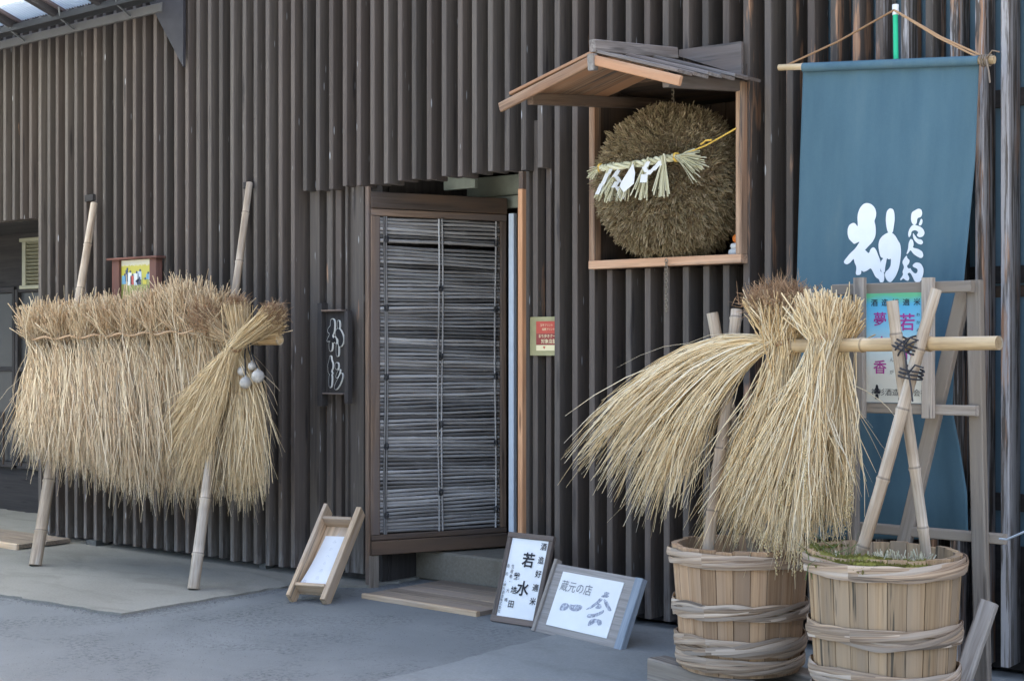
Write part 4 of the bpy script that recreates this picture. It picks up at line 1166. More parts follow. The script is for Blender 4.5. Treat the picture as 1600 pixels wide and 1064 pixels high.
# ================================================================== STRAW SHEAVES
def poly_at(poly, a):
    poly = np.asarray(poly, float); k = np.linspace(0, 1, len(poly))
    return np.stack([np.interp(a, k, poly[:, i]) for i in range(poly.shape[1])], -1)
def Wv(p):                                    # vectorised W for (N,3) of px,py,Y
    u = (p[:, 0] - 800) / FPX; v = (HZ - p[:, 1]) / FPX; t = (p[:, 2] - CAM[1]) / (CS + SN * u)
    return np.stack([(-SN + CS * u) * t, p[:, 2], CAM[2] + v * t], 1)
def sheaf(label, group, T, butt, tips, ctrl, n, m, buttj=(.05, .05, .04), rT=.035, dt=.06, rad=(.0018, .0032), lmin=.5, wig=.012, tband=True, roots=None, grains=0, tintb=0.0, cat='straw sheaf', tipj=16, ytip=0.0, butt_dark=.12):
    Tw = W(*T)
    o = thing('straw_sheaf', tuple(Tw), label, cat, group)
    a = rng.random(n)
    sgn = rng.normal(0, 1, n)
    tip = poly_at(tips, a); tip = tip + np.stack([rng.normal(0, tipj, n), rng.normal(0, tipj, n)], 1)
    ct = poly_at(ctrl, a) + rng.normal(0, 13, (n, 2))
    stray = rng.random(n) < .05
    tip[stray] += rng.normal(0, tipj * 1.0, (int(stray.sum()), 2)); ct[stray] += rng.normal(0, 16, (int(stray.sum()), 2))
    yt = T[2] + ytip + rng.normal(-.01, dt, n); yc = T[2] + (yt - T[2]) * .6
    tip = Wv(np.column_stack([tip, yt])); ct = Wv(np.column_stack([ct, yc]))
    disc = rng.normal(0, 1, (n, 3)) * (rT * .55, rT * .55, rT * .25)
    T0 = Tw + disc
    Bw = np.stack([W(*butt)] * n) + rng.normal(0, 1, (n, 3)) * buttj + disc
    L = rng.uniform(lmin, 1.04, n) ** .7
    ks = 8
    bend = rng.normal(0, 1, (n, 3)) * (1.0, .6, .4); bph = rng.uniform(0, 6.28, n); bfr = rng.uniform(3, 7, n); bam = np.minimum(rng.gamma(1.6, .0060, n), .026) * wig / .016
    pts = [Bw, T0 * .6 + Bw * .4 + disc * .2]
    for k in range(ks):
        t = (k / (ks - 1) * L)[:, None]
        q = (1 - t) ** 2 * T0 + 2 * t * (1 - t) * ct + t * t * tip
        q = q + rng.normal(0, wig, (n, 3)) * (k / (ks - 1)) * (.18, .3, .18) + bend * (bam * np.sin(bph + bfr * k / (ks - 1)) * min(1, k / 2.5))[:, None]
        pts.append(q)
    P = np.stack(pts, 1)
    r_ = rng.uniform(rad[0], rad[1], n)[:, None] * np.array([1.1, 1, .9, 1, 1, 1, .95, .9, .75, .35])[None]
    tb = np.clip(rng.normal(.5 + tintb, .24, n), 0, 1)[:, None] + np.zeros((1, P.shape[1])); tb[:, :2] -= butt_dark
    kk_ = rng.integers(4, P.shape[1] - 1, n); kv = rng.normal(0, 1, (n, 3)) * (.034, .026, .028) * (rng.random((n, 1)) < .3)
    for k in range(P.shape[1]): P[:, k] += kv * np.clip(k - kk_, 0, None)[:, None] * .5
    mb = MB(); stalks(mb, P, r_, np.clip(tb, 0, 1), .35); so = mb.build('straw_stalks', m, o); so['kind'] = 'stuff'
    if tband:
        ax = nrm(W(*butt) - Tw); s_ = nrm(np.cross(ax, (0, 1, 0))); u_ = np.cross(ax, s_)
        an = np.linspace(0, 4 * np.pi, 30)
        pts = Tw + ax * .012 + (np.cos(an) * rT * 1.15)[:, None] * s_ + (np.sin(an) * rT * 1.15)[:, None] * u_ + (np.linspace(-.01, .01, 30))[:, None] * ax
        mb = MB(); tube(mb, pts, .006, 6); mb.build('binding', M['root'], o)
    if roots:
        nr_, rl = roots
        c = W(*butt); ax = nrm(c - Tw)
        d_ = ax * .8 + rng.normal(0, .75, (nr_, 3)); d_ /= np.linalg.norm(d_, axis=1)[:, None]
        s0 = c + rng.normal(0, 1, (nr_, 3)) * np.array(buttj) * 1.0
        P = np.stack([s0, s0 + d_ * rl * .5 + rng.normal(0, .008, (nr_, 3)), s0 + d_ * rl * rng.uniform(.6, 1.1, nr_)[:, None] + rng.normal(0, .014, (nr_, 3))], 1)
        mb = MB(); stalks(mb, P, np.tile([[.0018, .0015, .0007]], (nr_, 1)), rng.random(nr_)); ro = mb.build('roots', M['root'], o); ro['kind'] = 'stuff'
    if grains:
        idx = rng.choice(n, grains, replace=False); mb = MB(); V = []; 
        Pg = []
        for i in idx:
            e_ = pts_end = [p_[i] for p_ in (tip,)][0]
            hang = rng.uniform(.08, .16)
            q0 = np.array(T0[i]) * 0 + ((1 - L[i]) ** 2 * T0[i] + 2 * L[i] * (1 - L[i]) * ct[i] + L[i] ** 2 * tip[i])
            kk = rng.integers(26, 46)
            z = np.linspace(0, hang, kk)
            c = q0 + np.stack([rng.normal(0, .005, kk), rng.normal(0, .005, kk), -z + hang * .35], 1)
            dd = np.stack([rng.normal(0, .003, kk), rng.normal(0, .003, kk), np.full(kk, -.009)], 1)
            Pg.append(np.stack([c - dd * .4, c, c + dd * .5], 1))
        Pg = np.concatenate(Pg); ng = len(Pg)
        stalks(mb, Pg, np.tile([[.0008, .0036, .0007]], (ng, 1)), rng.random(ng)); go = mb.build('rice_ears', M['grain'], o); go['kind'] = 'stuff'
    return o
tcz = np.linspace(52, 322, 60)
mb = MB(); tube(mb, [W(px, 529 - (px - 60) * .045 + 2.2 * math.sin(px * .16), CBY - .155 + .02 * math.sin(px * .165)) for px in tcz], .0065, 6); mb.build('tie_cord', M['root'], RL)
grpL = 'straw sheaves hung along the left rack'
Lx = [(66, 533), (104, 531), (142, 529), (180, 527), (218, 524), (256, 521), (294, 518), (330, 520)]
Ll = ['dry straw sheaf at the far left end of the long rack, ragged outer edge', 'second dry straw sheaf from the left end of the long rack', 'dry straw sheaf just right of the back leaning pole on the long rack',
      'middle dry straw sheaf of the long rack, below the framed photo\'s left edge', 'dry straw sheaf of the long rack directly below the framed photo', 'dry straw sheaf of the long rack just right of the framed photo', 'tall topped dry straw sheaf beside the rooty crossing bundles on the left rack', 'dry straw sheaf mostly hidden behind the greenish crossing bundles of the left rack']
for k, ((px, py), lb) in enumerate(zip(Lx, Ll)):
    sp_ = 27
    lean = -6 + k * .5
    bot = 700 + min(k, 4) * 13
    tips = [(px + lean - sp_, bot - 12), (px + lean - sp_ * .4, bot + 8), (px + lean + sp_ * .3, bot + 14), (px + lean + sp_ + 6, bot + 6)]
    ctrl = [(px - 20, 600), (px - 12, 610), (px + 8, 610), (px + 26, 600)]
    sheaf(lb, grpL, (px, py, CBY - .055), (px + rng.normal(2, 3), py - (40, 38, 40, 42, 44, 50, 58, 44)[k], CBY - .055), tips, ctrl, 1250, M['straw'], (.085, .05, .05), .062, .06, tintb=(.02, -.06, .05, -.03, .06, -.05, .04, -.05)[k], butt_dark=.2, wig=.02, lmin=.6, rad=(.0018, .0042), ytip=(-.26, -.26, -.24, -.18, -.08, .0, .06, .08)[k])
sheaf('greenish straw bundle with root end at upper right, fanned down leftwards over the left rack', None, (366, 543, CBY - .14), (427, 491, CBY - .15), [(244, 690), (262, 730), (284, 762), (306, 768), (322, 720)], [(310, 590), (320, 608), (326, 618), (334, 616), (342, 606)], 1000, M['straw_green'], (.022, .025, .022), .030, .04, roots=(900, .045), wig=.014, tipj=9)
sheaf('greenish straw bundle with upright root end, falling straight at the left rack\'s bamboo end', None, (376, 548, CBY - .075), (371, 476, CBY - .06), [(352, 765), (366, 782), (386, 786), (404, 778), (413, 752)], [(368, 640), (374, 650), (384, 655), (396, 645), (406, 630)], 1000, M['straw_green'], (.018, .025, .015), .030, .04, roots=(800, .045), wig=.014, tipj=9)
sheaf('grey straw bundle with brown roots pointing left at the left rack\'s crossing', None, (372, 540, CBY - .02), (322, 496, CBY - .14), [(396, 640), (404, 690), (410, 730)], [(392, 580), (398, 590), (404, 600)], 420, M['straw'], (.045, .03, .04), .03, .03, roots=(900, .07), wig=.012, tipj=8)
sheaf('short straw bundle laid along the bamboo end of the left rack', None, (380, 532, CBY - .03), (436, 512, CBY - .03), [(345, 600), (350, 640), (358, 660)], [(365, 560), (366, 570), (368, 580)], 260, M['straw_green'], (.012, .02, .022), .022, .02, wig=.008, tipj=7, tband=False)
# ---- hanging balls
HB = thing('hanging_balls', tuple(W(392, 585, CBY - .09)), 'four pale round balls hung on dark cords from the left rack\'s bamboo end', 'hanging balls')
hy = CBY - .13
for px, py, r_ in ((384, 598, 9.3), (403, 588, 10), (394, 572, 6.5), (379, 580, 8)):
    c = W(px, py, hy + (.03 if (px, py) in ((394, 572), (379, 580)) else 0)); rr = r_ / FPX * 8.6
    lathe(MB(), c - A(0, 0, rr), [(0.0005, 0)] + [(rr * math.sin(t), rr - rr * math.cos(t)) for t in np.linspace(.15, 2.9, 11)] + [(rr * .15, 2 * rr + .006), (.0005, 2 * rr + .01)]).build('ball', M['gourd'], HB)
    tp_ = W(387 + (px - 390) * .25, 526, CBY - .045)
    mb = MB(); tube(mb, [c + A(0, 0, rr), (c * .4 + tp_ * .6) + A(0, -.012, 0), tp_], .0042, 6); mb.build('hanging_cord', M['cord'], HB)
lashing(W(387, 531, CBY), (1, 0, 0), .043, 2, 'knot', HB, tail=False)

# ================================================================== RIGHT RACK AND BARRELS
def barrel(name, label, cx, cy, z0, z1, r0, r1, m, mossy, zsoil, seed, group):
    o = thing(name, (cx, cy, z0), label, 'barrel', group)
    n = 25; an = 2 * np.pi / n; H = z1 - z0; th = .024
    V = []; gc = []; sub = 3
    mb = MB()
    for zi, (z, r_) in enumerate(((0, r0), (H, r1))):
        for k in range(sub + 1):
            t = -an / 2 * .965 + an * .965 * k / sub
            V.append((r_ * math.sin(t), -r_ * math.cos(t), z)); gc.append((z, r_ * t, 0))
        for k in range(sub + 1):
            t = -an / 2 * .965 + an * .965 * k / sub
            V.append(((r_ - th) * math.sin(t), -(r_ - th) * math.cos(t), z)); gc.append((z, r_ * t, th))
    c = sub + 1; F = []
    for k in range(sub):
        F.append((k, k + 1, 2 * c + k + 1, 2 * c + k)); F.append((c + k + 1, c + k, 3 * c + k, 3 * c + k + 1)); F.append((2 * c + k, 2 * c + k + 1, 3 * c + k + 1, 3 * c + k)); F.append((k + 1, k, c + k, c + k + 1))
    F.append((sub, c + sub, 3 * c + sub, 2 * c + sub)); F.append((c, 0, 2 * c, 3 * c))
    mb.add(V, F, gc, .5); me = mb.mesh('stave', m)
    for k in range(n):
        q = inst('stave', me, o, (cx, cy, z0), (0, 0, k * an + seed)); s_ = 1 + rng.normal(0, .004); q.scale = (s_, s_, 1 + rng.normal(0, .006))
    mb = MB(); lathe(mb, A(cx, cy, z0), [(0, .03), (r0 - .02, .03), (r0 - .02, .045), (0, .045)], 24); mb.build('bottom_board', m, o)
    R_ = lambda z: r0 + (r1 - r0) * (z - z0) / H
    def hoop(zc, ns, half, k, thick, tilt=0.0):
        h = None
        for s_ in range(ns):
            ph = 2 * np.pi * s_ / ns + rng.normal(0, .35); t = np.linspace(0, 2 * np.pi, 121)
            kk = int(rng.integers(1, 3)); hf = half * rng.uniform(.75, 1.15)
            tri = np.arcsin(.96 * np.sin(kk * t + ph)) / 1.29
            zz = zc + hf * tri + .003 * np.sin(3 * t + seed + s_) + tilt * np.sin(t + seed)
            th_ = thick * rng.uniform(.75, 1.2)
            rr = np.array([R_(z) for z in zz]) + .006 + .006 * (1 + np.cos(kk * t + ph)) + .0016 * (s_ % 3)
            pts = np.stack([cx + rr * np.sin(t), cy - rr * np.cos(t), zz], 1); pts[-1] = pts[0]
            w = th_ * (1 + .14 * np.sin(5 * t + s_) + .10 * np.sin(11 * t + 2 * s_)); w[-1] = w[0]
            mb = MB(); tube(mb, pts, w, 6, cap=False, flat=(.36, 1.3), ti=float(rng.uniform(.25, 1.0)), smooth=False)
            if h is None: h = mb.build('hoop', M['hoop'], o)
            else: mb.build('strand', M['hoop'], h)
    hoop(z1 - .042, 10, .023, 3, .0086)
    hoop(z0 + H * .50, 10, .027, 3, .0086, .007)
    hoop(z0 + H * .225, 11, .030, 3, .009, .005)
    hoop(z0 + H * .085, 9, .022, 3, .0078)
    mb = MB(); nn = 40; rr = R_(zsoil) - th - .001
    an_ = np.arange(nn) / nn * 2 * np.pi; V = [(cx, cy, zsoil + .01)] + [(cx + rr * f * math.cos(t), cy + rr * f * math.sin(t), zsoil + rng.normal(0, .006)) for f in (.35, .7, 1) for t in an_]
    F = [(0, 1 + i, 1 + (i + 1) % nn) for i in range(nn)] + [(1 + k * nn + i, 1 + (k + 1) * nn + i, 1 + (k + 1) * nn + (i + 1) % nn, 1 + k * nn + (i + 1) % nn) for k in range(2) for i in range(nn)]
    mb.add(V, F, smooth=True); mb.build('soil', M['soil'], o)
    if mossy:
        for s0, s1, hgt in ((-2.2, 1.15, .016), (-.25, .75, .026)):
            t = np.linspace(s0, s1, 60); V = []; 
            for i, tt in enumerate(t):
                e_ = min(1, 4 * min(i, 59 - i) / 59); wv = (.6 + .4 * math.sin(tt * 9) + rng.normal(0, .12)) * e_
                for f in range(7):
                    a_ = f / 6 * math.pi; rr = R_(z1) - th / 2 + math.cos(a_) * (th * .5 + .016 * wv); z = z1 - .012 * (abs(math.cos(a_))) * (1 + 2 * wv * (math.cos(a_) > 0)) + hgt * .6 * wv * math.sin(a_) + rng.normal(0, .0015)
                    V.append((cx + rr * math.sin(tt), cy - rr * math.cos(tt), z))
            F = [(i * 7 + f, i * 7 + f + 1, i * 7 + 8 + f, i * 7 + 7 + f) for i in range(59) for f in range(6)]
            mb = MB(); mb.add(V, F, smooth=True)
            nt_ = 900; ii = rng.integers(7, 60 * 7 - 7, nt_); Vn = np.array(V)[ii]; d_ = rng.normal(0, .5, (nt_, 3)) + (0, 0, 1.0); d_ = d_ / np.linalg.norm(d_, axis=1)[:, None]
            stalks(mb, np.stack([Vn - d_ * .002, Vn + d_ * .004, Vn + d_ * .008], 1), np.tile([[.003, .0025, .001]], (nt_, 1)), rng.random(nt_))
            mo = mb.build('moss', M['moss'], o); mo['kind'] = 'stuff'
    return o, R_
grpB = 'hooped wooden barrels holding the bamboo poles'
b1c = W(1156, 848, 0); 
BX1, BY1, BX2, BY2 = -3.015, -.87, -2.275, -1.115
bar1, R1_ = barrel('barrel', 'hooped wooden barrel under the hanging straw, left of the mossy one', BX1, BY1, .105, .605, .238, .278, M['stave'], False, .53, .3, grpB)
bar2, R2_ = barrel('barrel', 'hooped wooden barrel with green moss on its rim, beneath the crossed bamboo poles', BX2, BY2, .105, .665, .240, .273, M['stave_mossy'], True, .575, 1.1, grpB)
# stubble and grass growing in the mossy barrel
ST = thing('rice_stubble', (BX2, BY2, .595), 'pale cut rice stubble and thin green blades growing inside the mossy barrel', 'stubble')
n = 150; cl = rng.random(n)
cxs = np.where(cl < .62, rng.normal(.03, .045, n), np.where(cl < .85, rng.normal(.15, .03, n), rng.normal(-.14, .04, n)))
P0 = np.stack([BX2 + cxs * CS + 0, BY2 + cxs * SN + rng.normal(-.04, .03, n), np.full(n, .57)], 1)
h = rng.uniform(.06, .105, n)
P = np.stack([P0, P0 + np.stack([rng.normal(0, .006, n), rng.normal(0, .006, n), h * .5], 1), P0 + np.stack([rng.normal(0, .014, n), rng.normal(0, .014, n), h], 1)], 1)
mb = MB(); stalks(mb, P, np.full((n, 3), .0026), rng.random(n)); o = mb.build('cut_stems', M['stubble'], ST); o['kind'] = 'stuff'
n = 45; off = rng.normal(-.14, .05, n)
P0 = np.stack([BX2 + off * CS, BY2 + off * SN + rng.normal(-.02, .04, n), np.full(n, .57)], 1); h = rng.uniform(.06, .16, n); ln_ = rng.normal(0, .05, (n, 2))
P = np.stack([P0, P0 + np.column_stack([ln_ * .4, h * .7]), P0 + np.column_stack([ln_ * 1.4, h])], 1)
mb = MB(); stalks(mb, P, np.tile([[.002, .0018, .0005]], (n, 1)), rng.random(n)); o = mb.build('grass_blades', M['grassblade'], ST); o['kind'] = 'stuff'
# bearers under the barrels
grpT = 'timbers the barrels stand on'
bd = nrm(A(BX2 - BX1, BY2 - BY1, 0)); bn = A(-bd[1], bd[0], 0)
for off_, lb in ((-.17, 'weathered timber bearer on the ground under the front of the barrels'), (.16, 'weathered timber bearer on the ground under the back of the barrels')):
    c = A(BX1, BY1, .052) + bn * off_
    mb = MB(); beam(mb, c - bd * (.33 if off_ < 0 else .25), c + bd * 1.25, .10, .104, (0, 0, 1), .006); o = mb.build('timber_bearer', M['fencewood'], None, origin=tuple(c - A(0, 0, .052))); o['label'] = lb; o['category'] = 'timber'; o['group'] = grpT
# ---- right rack
RR = thing('bamboo_rack', (-2.6, -1.0, .6), 'bamboo rack of crossed poles and a crossbar standing in the two barrels', 'rack')
c1 = W(1100, 862, -.88); 
pole('upright_pole', A(*W(1106, 862, -1.02)), W(1151, 484, -.80), .024, .024, M['bamboo'], RR, .26, 5, first=.16)
pole('upright_pole', A(*W(1178, 870, -.80)), W(1113, 489, -.86), .024, .024, M['bamboo'], RR, .28, 6, first=.2)
pf0, pf1 = W(1341, 880, -1.17), W(1463, 452, -1.06)
pole('upright_pole', pf0, pf1, .0235, .0205, M['bamboo'], RR, .25, 7, first=.06)
pg0, pg1 = W(1449, 880, -1.0), W(1394, 470, -1.12)
pole('upright_pole', pg0, pg1, .019, .021, M['bamboo'], RR, .24, 8, first=.13)
xb0 = W(1122, 547, -.865); xb1 = W(1556, 535, -1.135)
xb0[2] = 1.405; xb1[2] = 1.418
# crossbar rests in the crotch just behind the front pole
pole('crossbar', xb0 + A(0, .045, 0), xb1 + A(0, .03, 0), .028, .025, M['bamboo_gold'], RR, .30, 9)
kc = W(1415, 541, -1.10)
lashing(kc + A(0, .015, 0), (0.5, .1, 1), .05, 3, 'lashing', RR, w=.0036)
lashing(kc + A(0, .015, 0), (-.7, .1, 1), .048, 2, 'lashing', RR, w=.0036, tail=False)
lashing(W(1424, 583, -1.10), (0.25, 0, 1), .042, 3, 'lashing', RR, w=.0036)
lashing(W(1143, 543, -.83), (.2, .1, 1), .045, 3, 'lashing', RR, w=.005)
def YB(px):  # crossbar depth at a picture column
    f = (px - 1122) / (1556 - 1122); return -.865 + .045 + (-1.135 + .03 + .865 - .045) * f
grpR = 'straw sheaves hung on the right rack'
def sR(lb, px, py, dy, *a, **k): return sheaf(lb, grpR, (px, py, YB(px) + dy), *a, **k)
sheaf('windblown golden straw sheaf streaming left from the right rack', grpR, (1212, 532, YB(1212) - .03), (1240, 484, YB(1212)), [(890, 712), (925, 730), (958, 768), (1000, 800), (1040, 795), (1070, 735)], [(1046, 505), (1052, 522), (1064, 545), (1078, 562), (1090, 580), (1104, 595)], 1050, M['straw_gold'], (.03, .03, .02), .030, .06, rad=(.0014, .0037), wig=.022, lmin=.6, tipj=14, tintb=.14, tband=False)
sheaf('golden straw sheaf with bushy brown root head on the right rack', grpR, (1228, 540, YB(1228) - .0), (1218, 476, YB(1228)), [(1088, 838), (1115, 850), (1155, 850), (1190, 840), (1225, 800)], [(1184, 640), (1192, 655), (1204, 660), (1216, 660), (1235, 650)], 1200, M['straw_gold'], (.05, .035, .022), .045, .06, roots=(2600, .075), rad=(.0014, .0037), wig=.022, lmin=.5, tipj=15, tintb=.08)
sheaf('golden straw sheaf with pale cut ends upright, fullest of the right rack', grpR, (1290, 532, YB(1290) - .06), (1280, 482, YB(1290) - .05), [(1140, 800), (1180, 850), (1215, 866), (1245, 878), (1258, 850), (1268, 800)], [(1212, 640), (1232, 655), (1248, 665), (1260, 665), (1268, 660), (1276, 650)], 1500, M['straw_gold'], (.04, .03, .03), .040, .05, rad=(.0014, .0037), wig=.02, lmin=.5, grains=90, tintb=.16, tipj=14)
sheaf('narrow straw sheaf hanging straight at the right end of the right rack', grpR, (1308, 536, YB(1308) + .03), (1318, 492, YB(1308) + .0), [(1268, 800), (1290, 835), (1312, 828), (1328, 740)], [(1292, 660), (1305, 670), (1318, 660), (1324, 630)], 800, M['straw_gold'], (.028, .025, .035), .034, .03, rad=(.0014, .0035), wig=.014, lmin=.5, grains=55, tintb=.10, tipj=8)

# ================================================================== BANNER
by = -.22
BN = thing('banner', tuple(W(1390, 110, by)), 'tall indigo blue cloth banner with white brush emblem hanging on the slats', 'banner')
ra, rb = W(1217, 106, by), W(1554, 94, by)
mb = MB(); pole('rod', ra, rb, .014, .017, M['bamboo_gold'], BN, .4, 11)
mb = MB(); tube(mb, [W(1402, 250, by + .10), W(1399, 22, by + .03)], .011, 10); mb.build('green_pole', M['green'], BN)
mb = MB(); tube(mb, [W(1399.2, 24, by + .03), W(1399, 8, by + .03)], .014, 10); mb.build('pole_cap', M['whitecap'], BN)
tp = W(1399, 17, by + .03) + A(0, -.012, 0)
for a in (W(1226, 104, by), W(1546, 93, by), W(1536, 94, by)):
    mid = (a + tp) / 2 + A(0, 0, -.012); mb = MB(); tube(mb, [a, mid, tp], .0055 if a is None else .0048, 6); mb.build('hanging_string', M['root'], BN)
lashing(W(1541, 95, by), rb - ra, .022, 4, 'string_knot', BN, M['hoop'], .004, tail=True)
Lp = [(1255, 103), (1250, 250), (1245, 440), (1240, 600), (1232, 720), (1232, 842)]
Rp = [(1530, 95), (1524, 250), (1506, 440), (1491, 555), (1488, 640), (1500, 700), (1511, 770), (1513, 842)]
def side(pl, v):
    pl = np.array(pl, float); return np.interp(v, np.linspace(pl[0, 1], pl[-1, 1], 2), [0, 1]) if False else pl
nu, nv = 60, 110
V = []; gc = []
yl = np.linspace(0, 1, nv + 1)
def cloth_pt(u, v, extra=0.0):
    pl, pr = np.array(Lp, float), np.array(Rp, float)
    yL = pl[0, 1] + (pl[-1, 1] - pl[0, 1]) * v; yR = pr[0, 1] + (pr[-1, 1] - pr[0, 1]) * v
    xl_ = np.interp(yL, pl[:, 1], pl[:, 0]); xr_ = np.interp(yR, pr[:, 1], pr[:, 0])
    px = xl_ + (xr_ - xl_) * u; py = yL + (yR - yL) * u
    f = .55 + .45 * v
    dy = .014 * f * math.sin(u * 15 + 1.2 * v) * min(1, 6 * v) + .022 * f * math.sin(u * 6.5 + 2.5 * v + .6) * min(1, 4 * v) + .004 * math.sin(u * 33 + v * 5)
    low = max(0, (v - .62) / .38)
    dy += .05 * low * math.sin(low * 3.1) * math.cos((u - .55) * 3) + .05 * max(0, (v - .90) / .10) ** 2
    dy += .02 * max(0, (u - .93) / .07) * math.sin(v * 9)
    Y = by + .016 + dy + .02 * v
    Y = min(Y, -.012)
    return W(px, py, Y + extra)
for j in range(nv + 1):
    for i in range(nu + 1):
        u, v = i / nu, j / nv
        V.append(cloth_pt(u, v)); gc.append((u, v * 2.7, 0))
F = [(j * (nu + 1) + i, (j + 1) * (nu + 1) + i, (j + 1) * (nu + 1) + i + 1, j * (nu + 1) + i + 1) for j in range(nv) for i in range(nu)]
mb = MB(); mb.add(V, F, gc, smooth=True); clo = mb.build('cloth', M['cloth'], BN)
sol = clo.modifiers.new('thick', 'SOLIDIFY'); sol.thickness = .002; sol.offset = 0
# rolled hem over the rod
mb = MB()
hem = [cloth_pt(u, 0.0) + A(0, -.002, .0) for u in np.linspace(0, 1, 30)]
tube(mb, [W(1255 + (1530 - 1255) * q, 106 - 11 * q * 1.0, by) for q in np.linspace(0, 1, 20)], .0205, 12, cap=False); mb.build('rod_sleeve', M['cloth'], BN)
E2 = [
 [(765, 115), (810, 128), (845, 165), (860, 215), (855, 265), (838, 300), (852, 355), (855, 430), (845, 475), (818, 525), (780, 562), (742, 605), (690, 640), (640, 690), (612, 705), (590, 735), (555, 755), (528, 745), (520, 722), (545, 690), (585, 640), (640, 590), (690, 515), (665, 525), (630, 545), (605, 520), (575, 490), (560, 440), (562, 380), (580, 340), (620, 320), (645, 330), (660, 358), (668, 350), (662, 270), (668, 220), (690, 165), (725, 125)],
 [(620, 650), (700, 600), (742, 600), (782, 645), (800, 590), (832, 572), (858, 600), (880, 660), (905, 720), (905, 790), (900, 830), (945, 835), (940, 940), (895, 940), (890, 910), (850, 885), (820, 820), (800, 790), (770, 815), (725, 835), (705, 810), (700, 862), (642, 866), (655, 780), (630, 730)],
 [(1005, 170), (1035, 180), (1048, 220), (1052, 290), (1040, 370), (1030, 430), (980, 430), (962, 350), (957, 280), (965, 210), (985, 180)],
 [(990, 420), (1030, 428), (1060, 460), (1085, 505), (1110, 545), (1118, 620), (1108, 720), (1090, 810), (1060, 880), (1015, 938), (985, 935), (960, 905), (945, 860), (955, 830), (990, 800), (1010, 760), (1012, 690), (990, 705), (970, 685), (960, 740), (950, 790), (948, 840), (905, 830), (903, 720), (935, 690), (905, 680), (890, 630), (880, 560), (890, 500), (920, 460), (955, 435)],
 [(1297, 172), (1330, 185), (1338, 225), (1325, 262), (1285, 272), (1280, 330), (1255, 350), (1228, 325), (1218, 280), (1225, 215), (1255, 195)],
 [(1325, 275), (1342, 295), (1335, 335), (1318, 352), (1298, 345), (1310, 310)],
 [(1235, 340), (1290, 350), (1340, 375), (1365, 425), (1345, 465), (1305, 475), (1275, 450), (1300, 420), (1265, 395), (1225, 410), (1220, 450), (1198, 478), (1188, 440), (1200, 390)],
 [(1240, 420), (1262, 455), (1290, 490), (1330, 495), (1348, 525), (1330, 550), (1290, 540), (1255, 505), (1240, 470)],
 [(1215, 485), (1240, 500), (1250, 550), (1235, 580), (1290, 590), (1340, 620), (1350, 670), (1325, 692), (1280, 670), (1240, 640), (1215, 600), (1190, 640), (1170, 650), (1190, 590), (1195, 530)],
 [(1175, 655), (1182, 690), (1208, 710), (1200, 745), (1175, 770), (1195, 800), (1215, 790), (1225, 815), (1260, 850), (1285, 840), (1290, 800), (1240, 780), (1235, 760), (1270, 730), (1320, 740), (1350, 790), (1350, 850), (1320, 937), (1260, 937), (1240, 890), (1210, 835), (1180, 850), (1205, 890), (1195, 925), (1165, 920), (1140, 895), (1115, 922), (1103, 910), (1140, 860), (1130, 830), (1150, 780), (1130, 740), (1135, 710)]]
E2 = [px_poly(q, 6.65, 1240, 300) for q in E2]
def inv_cloth(px, py):
    pl, pr = np.array(Lp, float), np.array(Rp, float)
    v = (py - 100) / (842 - 100)
    for _ in range(4):
        yL = pl[0, 1] + (pl[-1, 1] - pl[0, 1]) * v; yR = pr[0, 1] + (pr[-1, 1] - pr[0, 1]) * v
        xl_ = np.interp(yL, pl[:, 1], pl[:, 0]); xr_ = np.interp(yR, pr[:, 1], pr[:, 0]); u = (px - xl_) / (xr_ - xl_)
        v += (py - (yL + (yR - yL) * u)) / 742
    return u, v
for k, pl in enumerate(E2):           # dyed marks follow the folds of the cloth
    pl = np.array(pl)
    for _ in range(2):
        nx_ = np.roll(pl, -1, 0); pl = np.stack([pl * .78 + nx_ * .22, pl * .22 + nx_ * .78], 1).reshape(-1, 2)
    bm = bmesh.new()
    vs = [bm.verts.new((a, -b, 0)) for a, b in pl]
    tr = tessellate_polygon([[Vector((a, -b, 0)) for a, b in pl]])
    for t in tr:
        try: bm.faces.new([vs[i] for i in t])
        except ValueError: pass
    for _ in range(3):
        le = [e_ for e_ in bm.edges if e_.calc_length() > 4]
        if le: bmesh.ops.subdivide_edges(bm, edges=le, cuts=1); bmesh.ops.triangulate(bm, faces=bm.faces)
    bmesh.ops.recalc_face_normals(bm, faces=bm.faces)
    bm.verts.ensure_lookup_table(); bm.verts.index_update()
    Vv = []
    for vv in bm.verts:
        u, v = inv_cloth(vv.co.x, -vv.co.y); Vv.append(cloth_pt(u, v, -.0045))
    mb = MB(); mb.add(Vv, [tuple(v.index for v in f.verts) for f in bm.faces]); mb.build('emblem_mark', M['white'], BN); bm.free()

# ================================================================== POSTER STAND
sy_ = -.55
PS = thing('poster_stand', (-2.4, sy_, 0), 'weathered grey timber stand framing a poster, in front of the blue banner', 'stand')
def stb(name, px0, py0, px1, py1, w, d, Y, m=M['fencewood'], ztop=None):
    a = W(px0, py0, Y); b_ = W(px1, py1, Y)
    mb = MB(); beam(mb, a, b_, w, d, (0, 1, 0) if abs(b_[2] - a[2]) > abs(b_[0] - a[0]) else (0, 0, 1), .004); return mb.build(name, m, PS)
prx = X(1523, sy_); plx = X(1334, sy_)
zt_s = float(W(1520, 438, sy_)[2])
def vpost(x, z0, z1, w, d, y, m=M['fencewood'], name='post', lean=0.0):
    mb = MB(); beam(mb, A(x + lean, y, z0), A(x, y, z1), w, d, (0, 1, 0), .004); return mb.build(name, m, PS)
vpost(prx, .01, zt_s, .055, .045, sy_, lean=.035)
vpost(plx, .01, zt_s - .03, .038, .045, sy_)
zr1 = float(W(1420, 451, sy_)[2]); zr0 = float(W(1420, 638, sy_)[2])
